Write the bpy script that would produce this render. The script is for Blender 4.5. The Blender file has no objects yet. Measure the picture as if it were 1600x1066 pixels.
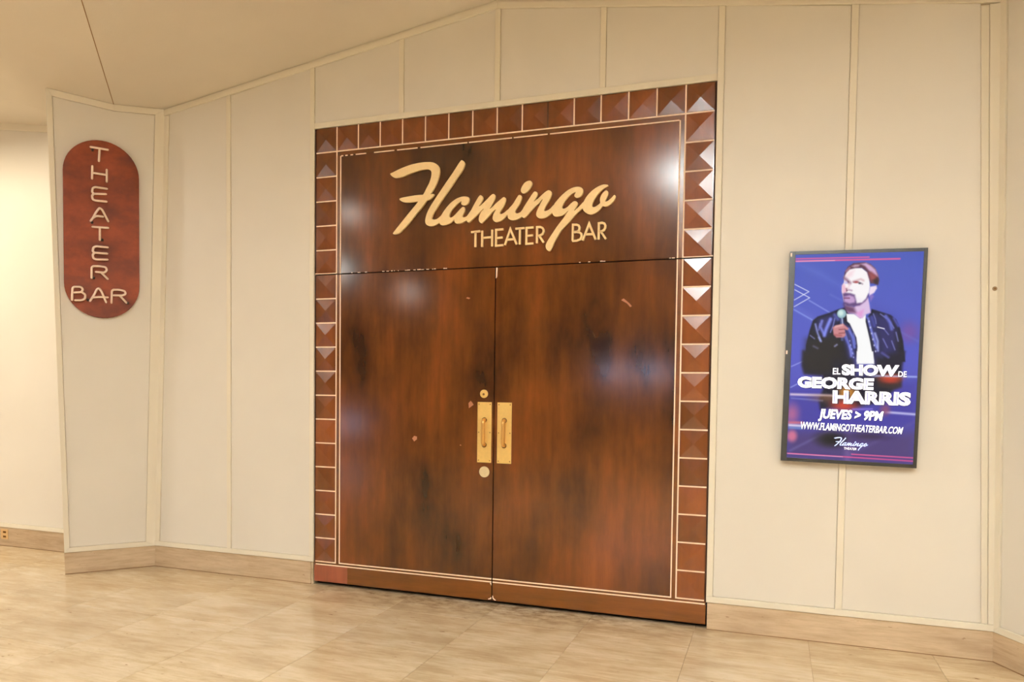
import bpy, bmesh, math, random
import numpy as np
from mathutils import Vector, Matrix

scene = bpy.context.scene
COL = scene.collection
random.seed(7)

# ------------------------------------------------------------------ camera
cam_data = bpy.data.cameras.new('camera')
cam = bpy.data.objects.new('camera', cam_data)
COL.objects.link(cam)
cam_data.sensor_fit = 'HORIZONTAL'
cam_data.sensor_width = 36.0
cam_data.lens = 1165.0 / 1600.0 * 36.0
cam_data.shift_x = 0.0
cam_data.shift_y = (650.3 - 533.0) / 1600.0
cam_data.clip_start = 0.05
RX = Vector((0.94362119, 0.33079885, 0.01229501))
RY = Vector((0.02357634, -0.03011231, -0.99926843))
RZ = Vector((-0.33018662, 0.94322074, -0.03621364))
M = Matrix((RX, -RY, -RZ)).transposed().to_4x4()
M.translation = Vector((1.6679813, -4.42439964, 1.37846151))
cam.matrix_world = M
scene.camera = cam

# ------------------------------------------------------------------ world, exposure, main lights
world = bpy.data.worlds.new('world')
scene.world = world
world.use_nodes = True
world.node_tree.nodes['Background'].inputs[0].default_value = (0.9, 0.8, 0.65, 1)
world.node_tree.nodes['Background'].inputs[1].default_value = 0.05
scene.view_settings.view_transform = 'Standard'
scene.view_settings.look = 'None'
scene.view_settings.gamma = 1.0
scene.view_settings.use_curve_mapping = False
scene.view_settings.exposure = 0.45


def lamp(name, kind, loc, energy, color, aim=None, **kw):
    d = bpy.data.lights.new(name, kind)
    d.energy = energy
    d.color = color
    for k, v in kw.items():
        setattr(d, k, v)
    o = bpy.data.objects.new(name, d)
    COL.objects.link(o)
    o.location = loc
    if aim is not None:
        o.rotation_euler = (Vector(aim) - Vector(loc)).to_track_quat('-Z', 'Y').to_euler()
    return o


WARM = (1.0, 0.96, 0.88)
# the photographer's flash, bounced off the ceiling in front of the wall
lamp('bounce_flash', 'SPOT', (1.62, -4.30, 1.75), 36000, (0.74, 0.86, 1.0), aim=(1.36, -4.45, 3.9),
     spot_size=math.radians(58), spot_blend=1.0, shadow_soft_size=0.04)
# ceiling downlight glinting on the transom, then unseen lamps added as general fill
for x, y, e in ((-3.66, -4.24, 9), (3.4, -2.4, 46), (2.6, -5.2, 58), (-5.6, -5.6, 58), (5.0, -3.6, 50),
                (-6.0, -3.0, 60), (2.2, -7.6, 58), (-6.4, -8.2, 58), (0.9, -7.0, 58)):
    lamp('downlight_and_fill', 'AREA', (x, y, 3.67), e, WARM, aim=(x, y, 0), shape='DISK', size=0.22)
# unseen area light put in to brighten the neighbouring bay beyond the left pier
lamp('bay_light', 'AREA', (-4.9, -1.0, 3.30), 30, (1.0, 0.88, 0.66), aim=(-4.9, -0.75, 0), shape='RECTANGLE', size=1.8, size_y=0.5)
# pendant lamp hanging deeper in the lobby, seen as a glint on the doors
lamp('pendant_lamp', 'POINT', (-3.69, -6.0, 2.85), 8, WARM, shadow_soft_size=0.07)

# ------------------------------------------------------------------ helpers
def srgb(r, g, b):
    def f(c):
        c /= 255.0
        return c / 12.92 if c <= 0.04045 else ((c + 0.055) / 1.055) ** 2.4
    return (f(r), f(g), f(b), 1.0)


def new_mat(name):
    m = bpy.data.materials.new(name)
    m.use_nodes = True
    nt = m.node_tree
    b = nt.nodes['Principled BSDF']
    return m, nt, b


def N(nt, kind, **kw):
    n = nt.nodes.new(kind)
    for k, v in kw.items():
        if hasattr(n, k):
            setattr(n, k, v)
        else:
            n.inputs[k].default_value = v
    return n


def ramp(nt, src, stops):
    r = nt.nodes.new('ShaderNodeValToRGB')
    el = r.color_ramp.elements
    while len(el) < len(stops):
        el.new(0.5)
    for e, (p, c) in zip(el, stops):
        e.position = p
        e.color = c
    nt.links.new(src, r.inputs[0])
    return r


def noise(nt, vec, scale, detail=4, rough=0.55, stretch=(1, 1, 1)):
    mp = nt.nodes.new('ShaderNodeMapping')
    mp.inputs['Scale'].default_value = stretch
    nt.links.new(vec, mp.inputs[0])
    n = nt.nodes.new('ShaderNodeTexNoise')
    n.inputs['Scale'].default_value = scale
    n.inputs['Detail'].default_value = detail
    n.inputs['Roughness'].default_value = rough
    nt.links.new(mp.outputs[0], n.inputs['Vector'])
    return n


def bump(nt, b, src, strength, dist):
    n = nt.nodes.new('ShaderNodeBump')
    n.inputs['Strength'].default_value = strength
    n.inputs['Distance'].default_value = dist
    nt.links.new(src, n.inputs['Height'])
    nt.links.new(n.outputs[0], b.inputs['Normal'])


def world_pos(nt, jitter=0.0):
    g = nt.nodes.new('ShaderNodeNewGeometry')
    if not jitter:
        return g.outputs['Position']
    oi = nt.nodes.new('ShaderNodeObjectInfo')
    mu = nt.nodes.new('ShaderNodeMath'); mu.operation = 'MULTIPLY'
    mu.inputs[1].default_value = jitter
    nt.links.new(oi.outputs['Random'], mu.inputs[0])
    ad = nt.nodes.new('ShaderNodeVectorMath'); ad.operation = 'ADD'
    nt.links.new(g.outputs['Position'], ad.inputs[0])
    nt.links.new(mu.outputs[0], ad.inputs[1])
    return ad.outputs[0]


def mix(nt, a, b, fac, mode='MIX'):
    m = nt.nodes.new('ShaderNodeMix')
    m.data_type = 'RGBA'
    m.blend_type = mode
    for sock, v in ((m.inputs[6], a), (m.inputs[7], b), (m.inputs[0], fac)):
        if hasattr(v, 'node'):
            nt.links.new(v, sock)
        else:
            sock.default_value = v
    return m.outputs[2]


def paint_mat(name, c1, c2, rough=0.5, bump_s=0.06):
    m, nt, b = new_mat(name)
    p = world_pos(nt)
    n = noise(nt, p, 1.7, 3)
    r = ramp(nt, n.outputs[0], [(0.35, c1), (0.7, c2)])
    nt.links.new(r.outputs[0], b.inputs['Base Color'])
    b.inputs['Roughness'].default_value = rough
    n2 = noise(nt, p, 120, 2)
    bump(nt, b, n2.outputs[0], bump_s, 0.002)
    return m


def wood_mat(name, dark, mid, light, rough=0.24, jitter=0.0, vertical=True):
    """Lacquered burl veneer: cloudy figure with fine grain."""
    m, nt, b = new_mat(name)
    p = world_pos(nt, jitter)
    st = (1.0, 1.0, 0.42) if vertical else (0.42, 1.0, 1.0)
    cl = noise(nt, p, 2.3, 5, 0.55, st)
    fig = noise(nt, p, 20, 5, 0.6, (1.0, 1.0, 0.10) if vertical else (0.10, 1.0, 1.0))
    gr = noise(nt, p, 260, 3, 0.6, (1.0, 1.0, 0.06) if vertical else (0.06, 1.0, 1.0))
    r = ramp(nt, cl.outputs[0], [(0.31, dark), (0.50, mid), (0.69, light)])
    r2 = ramp(nt, fig.outputs[0], [(0.3, (0.74, 0.72, 0.70, 1)), (0.7, (1.16, 1.16, 1.16, 1))])
    c = mix(nt, r.outputs[0], r2.outputs[0], 0.8, 'MULTIPLY')
    r3 = ramp(nt, gr.outputs[0], [(0.3, (0.86, 0.86, 0.86, 1)), (0.7, (1.08, 1.08, 1.08, 1))])
    c = mix(nt, c, r3.outputs[0], 0.5, 'MULTIPLY')
    if jitter:
        oi = nt.nodes.new('ShaderNodeObjectInfo')
        r4 = ramp(nt, oi.outputs['Random'], [(0.0, (0.82, 0.80, 0.78, 1)), (1.0, (1.15, 1.12, 1.12, 1))])
        c = mix(nt, c, r4.outputs[0], 1.0, 'MULTIPLY')
    nt.links.new(c, b.inputs['Base Color'])
    rr = ramp(nt, cl.outputs[0], [(0.3, (rough * 0.85,) * 3 + (1,)), (0.7, (rough * 1.2,) * 3 + (1,))])
    nt.links.new(rr.outputs[0], b.inputs['Roughness'])
    b.inputs['Specular IOR Level'].default_value = 0.5
    bump(nt, b, fig.outputs[0], 0.05, 0.0012)
    return m


def stone_mat(name, c1, c2, c3, rough, jitter, stretch, grime_and_shade=False):
    m, nt, b = new_mat(name)
    p = world_pos(nt, jitter)
    band = noise(nt, p, 5.5, 7, 0.62, stretch)
    fine = noise(nt, p, 38, 6, 0.7, tuple(k * (0.45 if k < 1 else 1.0) for k in stretch))
    r = ramp(nt, band.outputs[0], [(0.32, c1), (0.5, c2), (0.66, c3)])
    r2 = ramp(nt, fine.outputs[0], [(0.36, (0.84, 0.80, 0.73, 1)), (0.58, (1.05, 1.05, 1.05, 1))])
    c = mix(nt, r.outputs[0], r2.outputs[0], 0.8, 'MULTIPLY')
    pit = noise(nt, p, 34, 3, 0.6, (0.35, 1.0, 1.0))
    rp = ramp(nt, pit.outputs[0], [(0.24, (1, 1, 1, 1)), (0.31, (0, 0, 0, 1))])
    c = mix(nt, c, srgb(120, 84, 48), rp.outputs[0])
    if grime_and_shade:                    # trodden, pitted strip along the door sill
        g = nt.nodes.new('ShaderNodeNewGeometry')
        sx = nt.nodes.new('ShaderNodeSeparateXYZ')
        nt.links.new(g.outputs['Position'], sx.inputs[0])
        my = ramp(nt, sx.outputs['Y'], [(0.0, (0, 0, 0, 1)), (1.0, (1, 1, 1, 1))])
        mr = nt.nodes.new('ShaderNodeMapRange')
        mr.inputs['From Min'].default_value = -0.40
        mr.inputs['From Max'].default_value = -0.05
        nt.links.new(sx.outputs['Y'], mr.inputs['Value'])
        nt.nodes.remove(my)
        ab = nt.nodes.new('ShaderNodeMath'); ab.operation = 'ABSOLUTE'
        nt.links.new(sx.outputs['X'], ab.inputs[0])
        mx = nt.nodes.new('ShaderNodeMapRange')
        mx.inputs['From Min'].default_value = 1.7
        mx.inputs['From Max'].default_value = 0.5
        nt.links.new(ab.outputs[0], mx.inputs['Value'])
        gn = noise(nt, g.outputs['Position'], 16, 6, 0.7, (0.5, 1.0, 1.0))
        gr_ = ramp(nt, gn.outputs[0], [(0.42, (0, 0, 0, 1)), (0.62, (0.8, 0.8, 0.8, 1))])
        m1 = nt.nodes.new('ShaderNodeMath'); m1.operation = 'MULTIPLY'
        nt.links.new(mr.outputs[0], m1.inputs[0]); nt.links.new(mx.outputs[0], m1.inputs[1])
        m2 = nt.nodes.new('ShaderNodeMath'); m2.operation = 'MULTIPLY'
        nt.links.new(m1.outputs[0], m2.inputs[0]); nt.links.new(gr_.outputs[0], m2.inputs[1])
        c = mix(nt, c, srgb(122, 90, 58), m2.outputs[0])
    if jitter:
        oi = nt.nodes.new('ShaderNodeObjectInfo')
        r4 = ramp(nt, oi.outputs['Random'], [(0.0, (0.93, 0.92, 0.90, 1)), (1.0, (1.04, 1.04, 1.03, 1))])
        c = mix(nt, c, r4.outputs[0], 1.0, 'MULTIPLY')
    nt.links.new(c, b.inputs['Base Color'])
    rr = ramp(nt, band.outputs[0], [(0.3, (rough * 1.5,) * 3 + (1,)), (0.7, (rough * 0.8,) * 3 + (1,))])
    nt.links.new(rr.outputs[0], b.inputs['Roughness'])
    bump(nt, b, fine.outputs[0], 0.04, 0.002)
    return m


def flat_mat(name, col, rough=0.5, metal=0.0, emit=0.0):
    m, nt, b = new_mat(name)
    b.inputs['Base Color'].default_value = col
    b.inputs['Roughness'].default_value = rough
    b.inputs['Metallic'].default_value = metal
    p = world_pos(nt)
    n = noise(nt, p, 60, 3)
    r = ramp(nt, n.outputs[0], [(0.3, tuple(c * 0.93 for c in col[:3]) + (1,)), (0.7, col)])
    nt.links.new(r.outputs[0], b.inputs['Base Color'])
    if emit:
        b.inputs['Emission Color'].default_value = col
        b.inputs['Emission Strength'].default_value = emit
    return m


MAT = {}
MAT['panel'] = paint_mat('wall_panel_paint', srgb(224, 218, 206), srgb(228, 222, 210), 0.42, 0.05)
MAT['trim'] = paint_mat('wall_trim_paint', srgb(229, 221, 202), srgb(232, 224, 205), 0.4, 0.03)
MAT['wall'] = paint_mat('wall_paint', srgb(222, 206, 176), srgb(226, 210, 180), 0.6)
MAT['ceiling'] = paint_mat('ceiling_plaster', srgb(220, 211, 196), srgb(224, 215, 200), 0.8, 0.35)
MAT['wood'] = wood_mat('burl_veneer', srgb(30, 17, 9), srgb(82, 43, 16), srgb(110, 57, 22), 0.14)
MAT['tile_wood'] = wood_mat('tile_veneer', srgb(88, 49, 18), srgb(106, 56, 21), srgb(118, 62, 26), 0.2, jitter=9.0)
MAT['rail_wood'] = wood_mat('rail_veneer', srgb(84, 48, 17), srgb(100, 56, 20), srgb(112, 62, 25), 0.2, vertical=False)
MAT['patch_wood'] = wood_mat('patch_veneer', srgb(126, 66, 40), srgb(134, 70, 44), srgb(140, 76, 48), 0.35)
MAT['edge'] = flat_mat('dark_edge_wood', srgb(46, 24, 13), 0.8)
MAT['edge'].node_tree.nodes['Principled BSDF'].inputs['Specular IOR Level'].default_value = 0.15
MAT['inlay'] = flat_mat('pale_inlay', srgb(252, 226, 200), 0.45)
MAT['letter'] = flat_mat('cream_letter_paint', srgb(252, 222, 166), 0.5)
MAT['brass'] = flat_mat('brushed_brass', srgb(242, 204, 122), 0.34, 0.35)
MAT['handle_brass'] = flat_mat('polished_brass', srgb(226, 178, 104), 0.28, 0.8)
MAT['pale_brass'] = flat_mat('pale_brass', srgb(226, 206, 160), 0.38, 0.3)
MAT['screw'] = flat_mat('dark_brass', srgb(120, 84, 40), 0.4, 0.8)
MAT['black'] = flat_mat('black_plastic', srgb(30, 27, 21), 0.4)
MAT['dark'] = flat_mat('gap_dark', srgb(16, 12, 10), 0.9)
MAT['red_board'] = None
MAT['tube'] = flat_mat('unlit_glass_tube', srgb(250, 226, 208), 0.25)
MAT['cap'] = flat_mat('tube_end_rubber', srgb(30, 22, 18), 0.6)
MAT['floor'] = stone_mat('floor_travertine', srgb(190, 167, 134), srgb(208, 188, 156), srgb(221, 204, 176), 0.13, 23.0, (0.36, 1.0, 1.0), grime_and_shade=True)
MAT['base'] = stone_mat('baseboard_travertine', srgb(176, 152, 124), srgb(194, 171, 142), srgb(206, 184, 156), 0.3, 11.0, (0.3, 0.3, 1.5))
MAT['grout'] = flat_mat('floor_grout', srgb(176, 148, 110), 0.8)
MAT['grime_and_shade'] = flat_mat('foot_joint_shade', srgb(128, 96, 60), 0.8)  # dark joint strip at the baseboard feet, painting in the gap shadow
MAT['scuff'] = flat_mat('scuff_mark', srgb(146, 94, 62), 0.5)
MAT['spot'] = flat_mat('floor_stain', srgb(150, 112, 66), 0.5)


def red_board():
    m, nt, b = new_mat('red_brown_board')
    p = world_pos(nt)
    n1 = noise(nt, p, 4.0, 5, 0.6, (1, 1, 1.6))
    n2 = noise(nt, p, 40, 4, 0.6)
    r = ramp(nt, n1.outputs[0], [(0.34, srgb(94, 38, 13)), (0.52, srgb(122, 52, 20)), (0.68, srgb(136, 60, 26))])
    r2 = ramp(nt, n2.outputs[0], [(0.3, (0.86, 0.86, 0.86, 1)), (0.7, (1.08, 1.08, 1.08, 1))])
    nt.links.new(mix(nt, r.outputs[0], r2.outputs[0], 0.7, 'MULTIPLY'), b.inputs['Base Color'])
    b.inputs['Roughness'].default_value = 0.6
    b.inputs['Specular IOR Level'].default_value = 0.3
    bump(nt, b, n2.outputs[0], 0.15, 0.002)
    return m


MAT['red_board'] = red_board()


def tag(o, label=None, cat=None, group=None, kind=None):
    if label: o['label'] = label
    if cat: o['category'] = cat
    if group: o['group'] = group
    if kind: o['kind'] = kind
    return o


def empty(name, loc=(0, 0, 0)):
    o = bpy.data.objects.new(name, None)
    COL.objects.link(o)
    o.location = loc
    o.empty_display_size = 0.1
    return o


def put(name, me, mat=None, parent=None, loc=None):
    """link a mesh as one object"""
    if mat is not None and not me.materials:
        me.materials.append(mat)
    o = bpy.data.objects.new(name, me)
    COL.objects.link(o)
    if parent is not None:
        o.parent = parent
        if parent.type == 'EMPTY':       # coordinates are written in scene metres
            o.matrix_parent_inverse = Matrix.Translation(-parent.location)
    if loc is not None:
        o.location = loc
    return o


def mesh_from(name, verts, faces, smooth=False):
    me = bpy.data.meshes.new(name)
    me.from_pydata([tuple(v) for v in verts], [], faces)
    bm = bmesh.new(); bm.from_mesh(me)
    bmesh.ops.recalc_face_normals(bm, faces=bm.faces)
    bm.to_mesh(me); bm.free()
    if smooth:
        for p in me.polygons:
            p.use_smooth = True
    me.update()
    return me


def box_mesh(name, a, b, bevel=0.0):
    bm = bmesh.new()
    bmesh.ops.create_cube(bm, size=1.0)
    s = [b[i] - a[i] for i in range(3)]
    c = [(b[i] + a[i]) / 2 for i in range(3)]
    for v in bm.verts:
        v.co = Vector([v.co[i] * s[i] + c[i] for i in range(3)])
    if bevel:
        bmesh.ops.bevel(bm, geom=list(bm.edges), offset=bevel, segments=2, affect='EDGES', profile=0.5)
    me = bpy.data.meshes.new(name)
    bm.to_mesh(me); bm.free()
    return me


def prism_mesh(name, pts, to3d, d0, d1, bevel=0.0):
    """polygon pts (u,v) extruded between depths d0 (back) and d1 (front); to3d(u,v,d)"""
    bm = bmesh.new()
    back = [bm.verts.new(to3d(u, v, d0)) for u, v in pts]
    front = [bm.verts.new(to3d(u, v, d1)) for u, v in pts]
    n = len(pts)
    ff = bm.faces.new(front)
    bm.faces.new(list(reversed(back)))
    for i in range(n):
        j = (i + 1) % n
        bm.faces.new((back[i], back[j], front[j], front[i]))
    bmesh.ops.recalc_face_normals(bm, faces=bm.faces)
    if bevel:
        bmesh.ops.bevel(bm, geom=[e for e in ff.edges], offset=bevel, segments=2, affect='EDGES', profile=0.5)
    me = bpy.data.meshes.new(name)
    bm.to_mesh(me); bm.free()
    return me


def wall3(u, v, d):               # main wall plane: u = X, v = Z, d = height above the plane
    return Vector((u, -d, v))


def inset(poly, offs):
    """inset a convex polygon (counter-clockwise); offs[i] belongs to the edge i -> i+1"""
    P = [Vector(p) for p in poly]
    n = len(P)
    lines = []
    for i in range(n):
        a, b = P[i], P[(i + 1) % n]
        d = (b - a).normalized()
        nn = Vector((-d.y, d.x))
        lines.append((a + nn * offs[i], d))
    out = []
    for i in range(n):
        (a, d), (b, e) = lines[i - 1], lines[i]
        den = d.x * e.y - d.y * e.x
        w = b - a
        t = (w.x * e.y - w.y * e.x) / den
        q = a + d * t
        out.append((q.x, q.y))
    return out


def tube_mesh(name, pts, r, seg=8, closed=False):
    """round tube through 3D points with half-round ends"""
    P = [Vector(p) for p in pts]
    vs, fs = [], []
    n = len(P)
    up = Vector((0.31, -0.9, 0.3)).normalized()
    rings = []
    for i in range(n):
        t = ((P[min(i + 1, n - 1)] - P[i]).normalized() + (P[i] - P[max(i - 1, 0)]).normalized())
        t.normalize()
        a = t.cross(up); a.normalize()
        b = t.cross(a)
        fr = [(0, 1.0)]
        if i == 0: fr = [(-1, 0.35), (-0.7, 0.75), (0, 1.0)]
        if i == n - 1: fr = [(0, 1.0), (0.7, 0.75), (1, 0.35)]
        for off, sc in fr:
            rings.append([P[i] + t * off * r + (a * math.cos(k * 2 * math.pi / seg) + b * math.sin(k * 2 * math.pi / seg)) * r * sc for k in range(seg)])
    for ring in rings: vs += ring
    for i in range(len(rings) - 1):
        for k in range(seg):
            k2 = (k + 1) % seg
            fs.append((i * seg + k, i * seg + k2, (i + 1) * seg + k2, (i + 1) * seg + k))
    fs.append(tuple(range(seg)))
    fs.append(tuple(range((len(rings) - 1) * seg, len(rings) * seg)))
    return vs, fs


def join(parts):
    vs, fs = [], []
    for v, f in parts:
        o = len(vs)
        vs += list(v)
        fs += [tuple(i + o for i in q) for q in f]
    return vs, fs


def disc_mesh(name, r, depth, dome=0.0, seg=28, bevel=0.002):
    """a round plate facing -Y, standing on the plane y = 0"""
    prof = [(r, 0.0), (r, depth - bevel), (r - bevel, depth), (r * 0.5, depth + dome * 0.75), (0.0005, depth + dome)]
    vs, fs = [], []
    for rr, d in prof:
        vs += [(rr * math.cos(k * 2 * math.pi / seg), -d, rr * math.sin(k * 2 * math.pi / seg)) for k in range(seg)]
    for i in range(len(prof) - 1):
        for k in range(seg):
            k2 = (k + 1) % seg
            fs.append((i * seg + k, i * seg + k2, (i + 1) * seg + k2, (i + 1) * seg + k))
    fs.append(tuple(range(seg)))
    return mesh_from(name, vs, fs, False)


def ribbon(pts, half, d0, d1, to3d):
    """flat stroke of constant width along (u,v) points, mitred, with depth"""
    P = [Vector(p) for p in pts]
    n = len(P)
    L, R = [], []
    for i in range(n):
        d1v = (P[i] - P[i - 1]).normalized() if i > 0 else None
        d2v = (P[i + 1] - P[i]).normalized() if i < n - 1 else None
        if d1v is None: d1v = d2v
        if d2v is None: d2v = d1v
        t = (d1v + d2v).normalized()
        nn = Vector((-t.y, t.x))
        k = half / max(0.35, nn.dot(Vector((-d1v.y, d1v.x))))
        L.append(P[i] + nn * k); R.append(P[i] - nn * k)
    vs, fs = [], []
    for i in range(n):
        vs += [to3d(L[i].x, L[i].y, d0), to3d(R[i].x, R[i].y, d0), to3d(R[i].x, R[i].y, d1), to3d(L[i].x, L[i].y, d1)]
    for i in range(n - 1):
        a, b = i * 4, i * 4 + 4
        for k in range(4):
            fs.append((a + k, a + (k + 1) % 4, b + (k + 1) % 4, b + k))
    fs.append((0, 1, 2, 3)); e = (n - 1) * 4
    fs.append((e, e + 1, e + 2, e + 3))
    return vs, fs

# ------------------------------------------------------------------ the setting: main wall
P0 = 0.165                     # pitch of the wooden tiles
RIDGE, SLOPE = 3.790, 0.1440   # gable line of the main wall
DOOR_W, DOOR_H = 1.328, 3.135
BASE_H = 0.160


def gable(x):
    return RIDGE - SLOPE * abs(x)


XL0, XL1 = -2.741, -2.6245     # left end of the main wall at the floor and at the ceiling
XR0, XR1 = 2.775, 2.705


def wall_poly(x0, x1, z0, z1=None, top_band=0.0):
    """polygon of the main wall between two verticals, its top following the gable"""
    def zt(x): return (gable(x) - top_band) if z1 is None else z1
    pts = [(x0, z0), (x1, z0), (x1, zt(x1))]
    if z1 is None and x0 < 0 < x1: pts.append((0.0, zt(0.0)))
    pts.append((x0, zt(x0)))
    return pts


wall_back = empty('wall_back', (0, 0, 0))
tag(wall_back, 'cream panelled wall with gabled top around the wooden double doors', kind='structure')
backing = []
for nm, poly in (('backing', [(XL0, 0), (-DOOR_W - 0.01, 0), (-DOOR_W - 0.01, gable(DOOR_W)), (XL1, gable(XL1))]),
                 ('backing', [(DOOR_W + 0.01, 0), (XR0, 0), (XR1, gable(XR1)), (DOOR_W + 0.01, gable(DOOR_W))]),
                 ('backing', wall_poly(-DOOR_W - 0.01, DOOR_W + 0.01, DOOR_H + 0.005))):
    put(nm, prism_mesh('wall_backing', poly, wall3, -0.08, 0.0), MAT['wall'], wall_back)

BAND = 0.052
PZ0 = 0.196                    # foot of the panels
bw = 0.018                     # half width of a batten
gp = 0.0010                    # dark groove beside a batten
LBAT, LFR, RFR, RBAT = -2.046, -1.346, 1.346, 2.031


def edge_x(z, left=True):
    t = z / 3.41
    return XL0 + (XL1 - XL0) * t if left else XR0 + (XR1 - XR0) * t


def panel(poly):
    put('panel', prism_mesh('wall_panel', poly, wall3, -0.002, 0.010, 0.002), MAT['panel'], wall_back)


zt = lambda x: gable(x) - BAND
panel([(edge_x(PZ0) + 0.0465, PZ0), (LBAT - bw - gp, PZ0), (LBAT - bw - gp, zt(LBAT)), (XL1 + 0.0465, zt(XL1 + 0.0465))])
panel([(LBAT + bw + gp, PZ0), (LFR - bw - gp, PZ0), (LFR - bw - gp, zt(LFR)), (LBAT + bw + gp, zt(LBAT))])
panel([(RFR + bw + gp, PZ0), (RBAT - bw - gp, PZ0), (RBAT - bw - gp, zt(RBAT)), (RFR + bw + gp, zt(RFR))])
panel([(RBAT + bw + gp, PZ0), (edge_x(PZ0, False) - 0.0615, PZ0), (XR1 - 0.0915, zt(XR1 - 0.0915)), (RBAT + bw + gp, zt(RBAT))])
TB = [LFR, -0.668, 0.0, 0.668, RFR]
for a, b in zip(TB[:-1], TB[1:]):
    panel([(a + bw + gp, DOOR_H + 0.0385), (b - bw - gp, DOOR_H + 0.0385), (b - bw - gp, zt(b - bw)), (a + bw + gp, zt(a + bw))])


def batten(poly, d=0.018, name='batten'):
    put(name, prism_mesh('wall_' + name, poly, wall3, -0.002, d, 0.003), MAT['trim'], wall_back)


for x, z0 in ((LBAT, PZ0 - 0.006), (RBAT, PZ0 - 0.006), (LFR, PZ0 - 0.006), (RFR, PZ0 - 0.006), (-0.668, DOOR_H + 0.036), (0.0, DOOR_H + 0.036), (0.668, DOOR_H + 0.036)):
    batten([(x - bw, z0), (x + bw, z0), (x + bw, zt(x + bw)), (x - bw, zt(x - bw))])
batten([(LFR + bw, DOOR_H), (RFR - bw, DOOR_H), (RFR - bw, DOOR_H + 0.038), (LFR + bw, DOOR_H + 0.038)], 0.017, 'head_rail')
batten([(XL0 + 0.006, BASE_H), (LFR + bw, BASE_H), (LFR + bw, PZ0 - 0.001), (edge_x(PZ0) + 0.004, PZ0 - 0.001)], 0.022, 'foot_rail')
batten([(RFR - bw, BASE_H), (XR0 - 0.004, BASE_H), (edge_x(PZ0, False) - 0.004, PZ0 - 0.001), (RFR - bw, PZ0 - 0.001)], 0.022, 'foot_rail')
batten([(edge_x(PZ0) + 0.003, PZ0 - 0.001), (edge_x(PZ0) + 0.046, PZ0 - 0.001), (XL1 + 0.046, zt(XL1)), (XL1 + 0.003, zt(XL1))], 0.018, 'corner_post')
batten([(edge_x(PZ0, False) - 0.061, PZ0 - 0.001), (edge_x(PZ0, False) - 0.0317, PZ0 - 0.001), (XR1 - 0.0537, zt(XR1)), (XR1 - 0.091, zt(XR1))], 0.016, 'corner_post')
batten([(edge_x(PZ0, False) - 0.031, PZ0 - 0.001), (edge_x(PZ0, False) - 0.002, PZ0 - 0.001), (XR1 - 0.004, zt(XR1)), (XR1 - 0.053, zt(XR1))], 0.022, 'corner_post')
for s, xe in ((-1, XL1), (1, XR1)):
    pts = [(xe, gable(xe) - BAND + 0.0005), (0, RIDGE - BAND + 0.0005), (0, RIDGE - 0.012), (xe, gable(xe) - 0.012)]
    batten(pts if s < 0 else pts[::-1], 0.022, 'ceiling_rail')
    pts = [(xe, gable(xe) - 0.0125), (0, RIDGE - 0.0125), (0, RIDGE + 0.01), (xe, gable(xe) + 0.01)]
    batten(pts if s < 0 else pts[::-1], 0.012, 'ceiling_rail')

b = put('baseboard_left', box_mesh('baseboard', (XL0 - 0.01, -0.013, 0.0), (-DOOR_W - 0.022, 0.0, BASE_H - 0.0015), 0.002), MAT['base'])
tag(b, 'travertine baseboard left of the double doors', kind='structure')
put('joint', box_mesh('foot_gap_shade', (XL0, -0.0136, 0.0), (-DOOR_W - 0.02, -0.012, 0.005)), MAT['grime_and_shade'], b)  # thin dark strip standing in for shade at the baseboard foot
b = put('end_block', box_mesh('baseboard_end', (-DOOR_W - 0.020, -0.012, 0.0), (-DOOR_W - 0.004, 0.0, BASE_H - 0.004), 0.003), MAT['base'], b)
b = put('baseboard_right', box_mesh('baseboard', (DOOR_W + 0.006, -0.013, 0.0), (XR0 + 0.002, 0.0, BASE_H - 0.0015), 0.002), MAT['base'])
tag(b, 'travertine baseboard right of the double doors', kind='structure')
put('joint', box_mesh('foot_gap_shade', (DOOR_W + 0.006, -0.0136, 0.0), (XR0, -0.012, 0.005)), MAT['grime_and_shade'], b)


# ------------------------------------------------------------------ angled pier walls
class Plane:
    def __init__(s, A, B, TA):
        """A, B: foot points (A at the wall, B at the pier nose); TA: head point above A"""
        s.o = Vector(A)
        s.u = (Vector(A) - Vector(B)).normalized()
        n = (Vector(B) - Vector(A)).cross(Vector(TA) - Vector(A)).normalized()
        if n.y > 0: n = -n
        s.n = n
        v = n.cross(s.u)
        if v.z < 0: v = -v
        s.v = v

    def to3d(s, u, v, d):
        return s.o + s.u * u + s.v * v + s.n * d

    def uv(s, p):
        q = Vector(p) - s.o
        return (q.dot(s.u), q.dot(s.v))


PA, PB = (-2.741, 0, 0), (-3.1345, -0.441, 0)
PTA, PTB, PS = (-2.6245, 0, 3.4105), (-3.1216, -0.564, 3.415), (-2.849, -0.2535, 3.382)
PL = Plane(PA, PB, PTA)


def pier_wall(pl, pts5, name, label):
    """pts5: foot at wall, head at wall, head valley, head nose, foot nose (counter-clockwise in u,v)"""
    w = empty(name); tag(w, label, kind='structure')
    poly = [pl.uv(p) for p in pts5]
    put('backing', prism_mesh('pier_backing', poly, pl.to3d, -0.03, 0.0), MAT['wall'], w)
    area = sum(poly[i][0] * poly[(i + 1) % 5][1] - poly[(i + 1) % 5][0] * poly[i][1] for i in range(5))
    if area < 0: poly = poly[::-1]
    return w, poly


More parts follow.
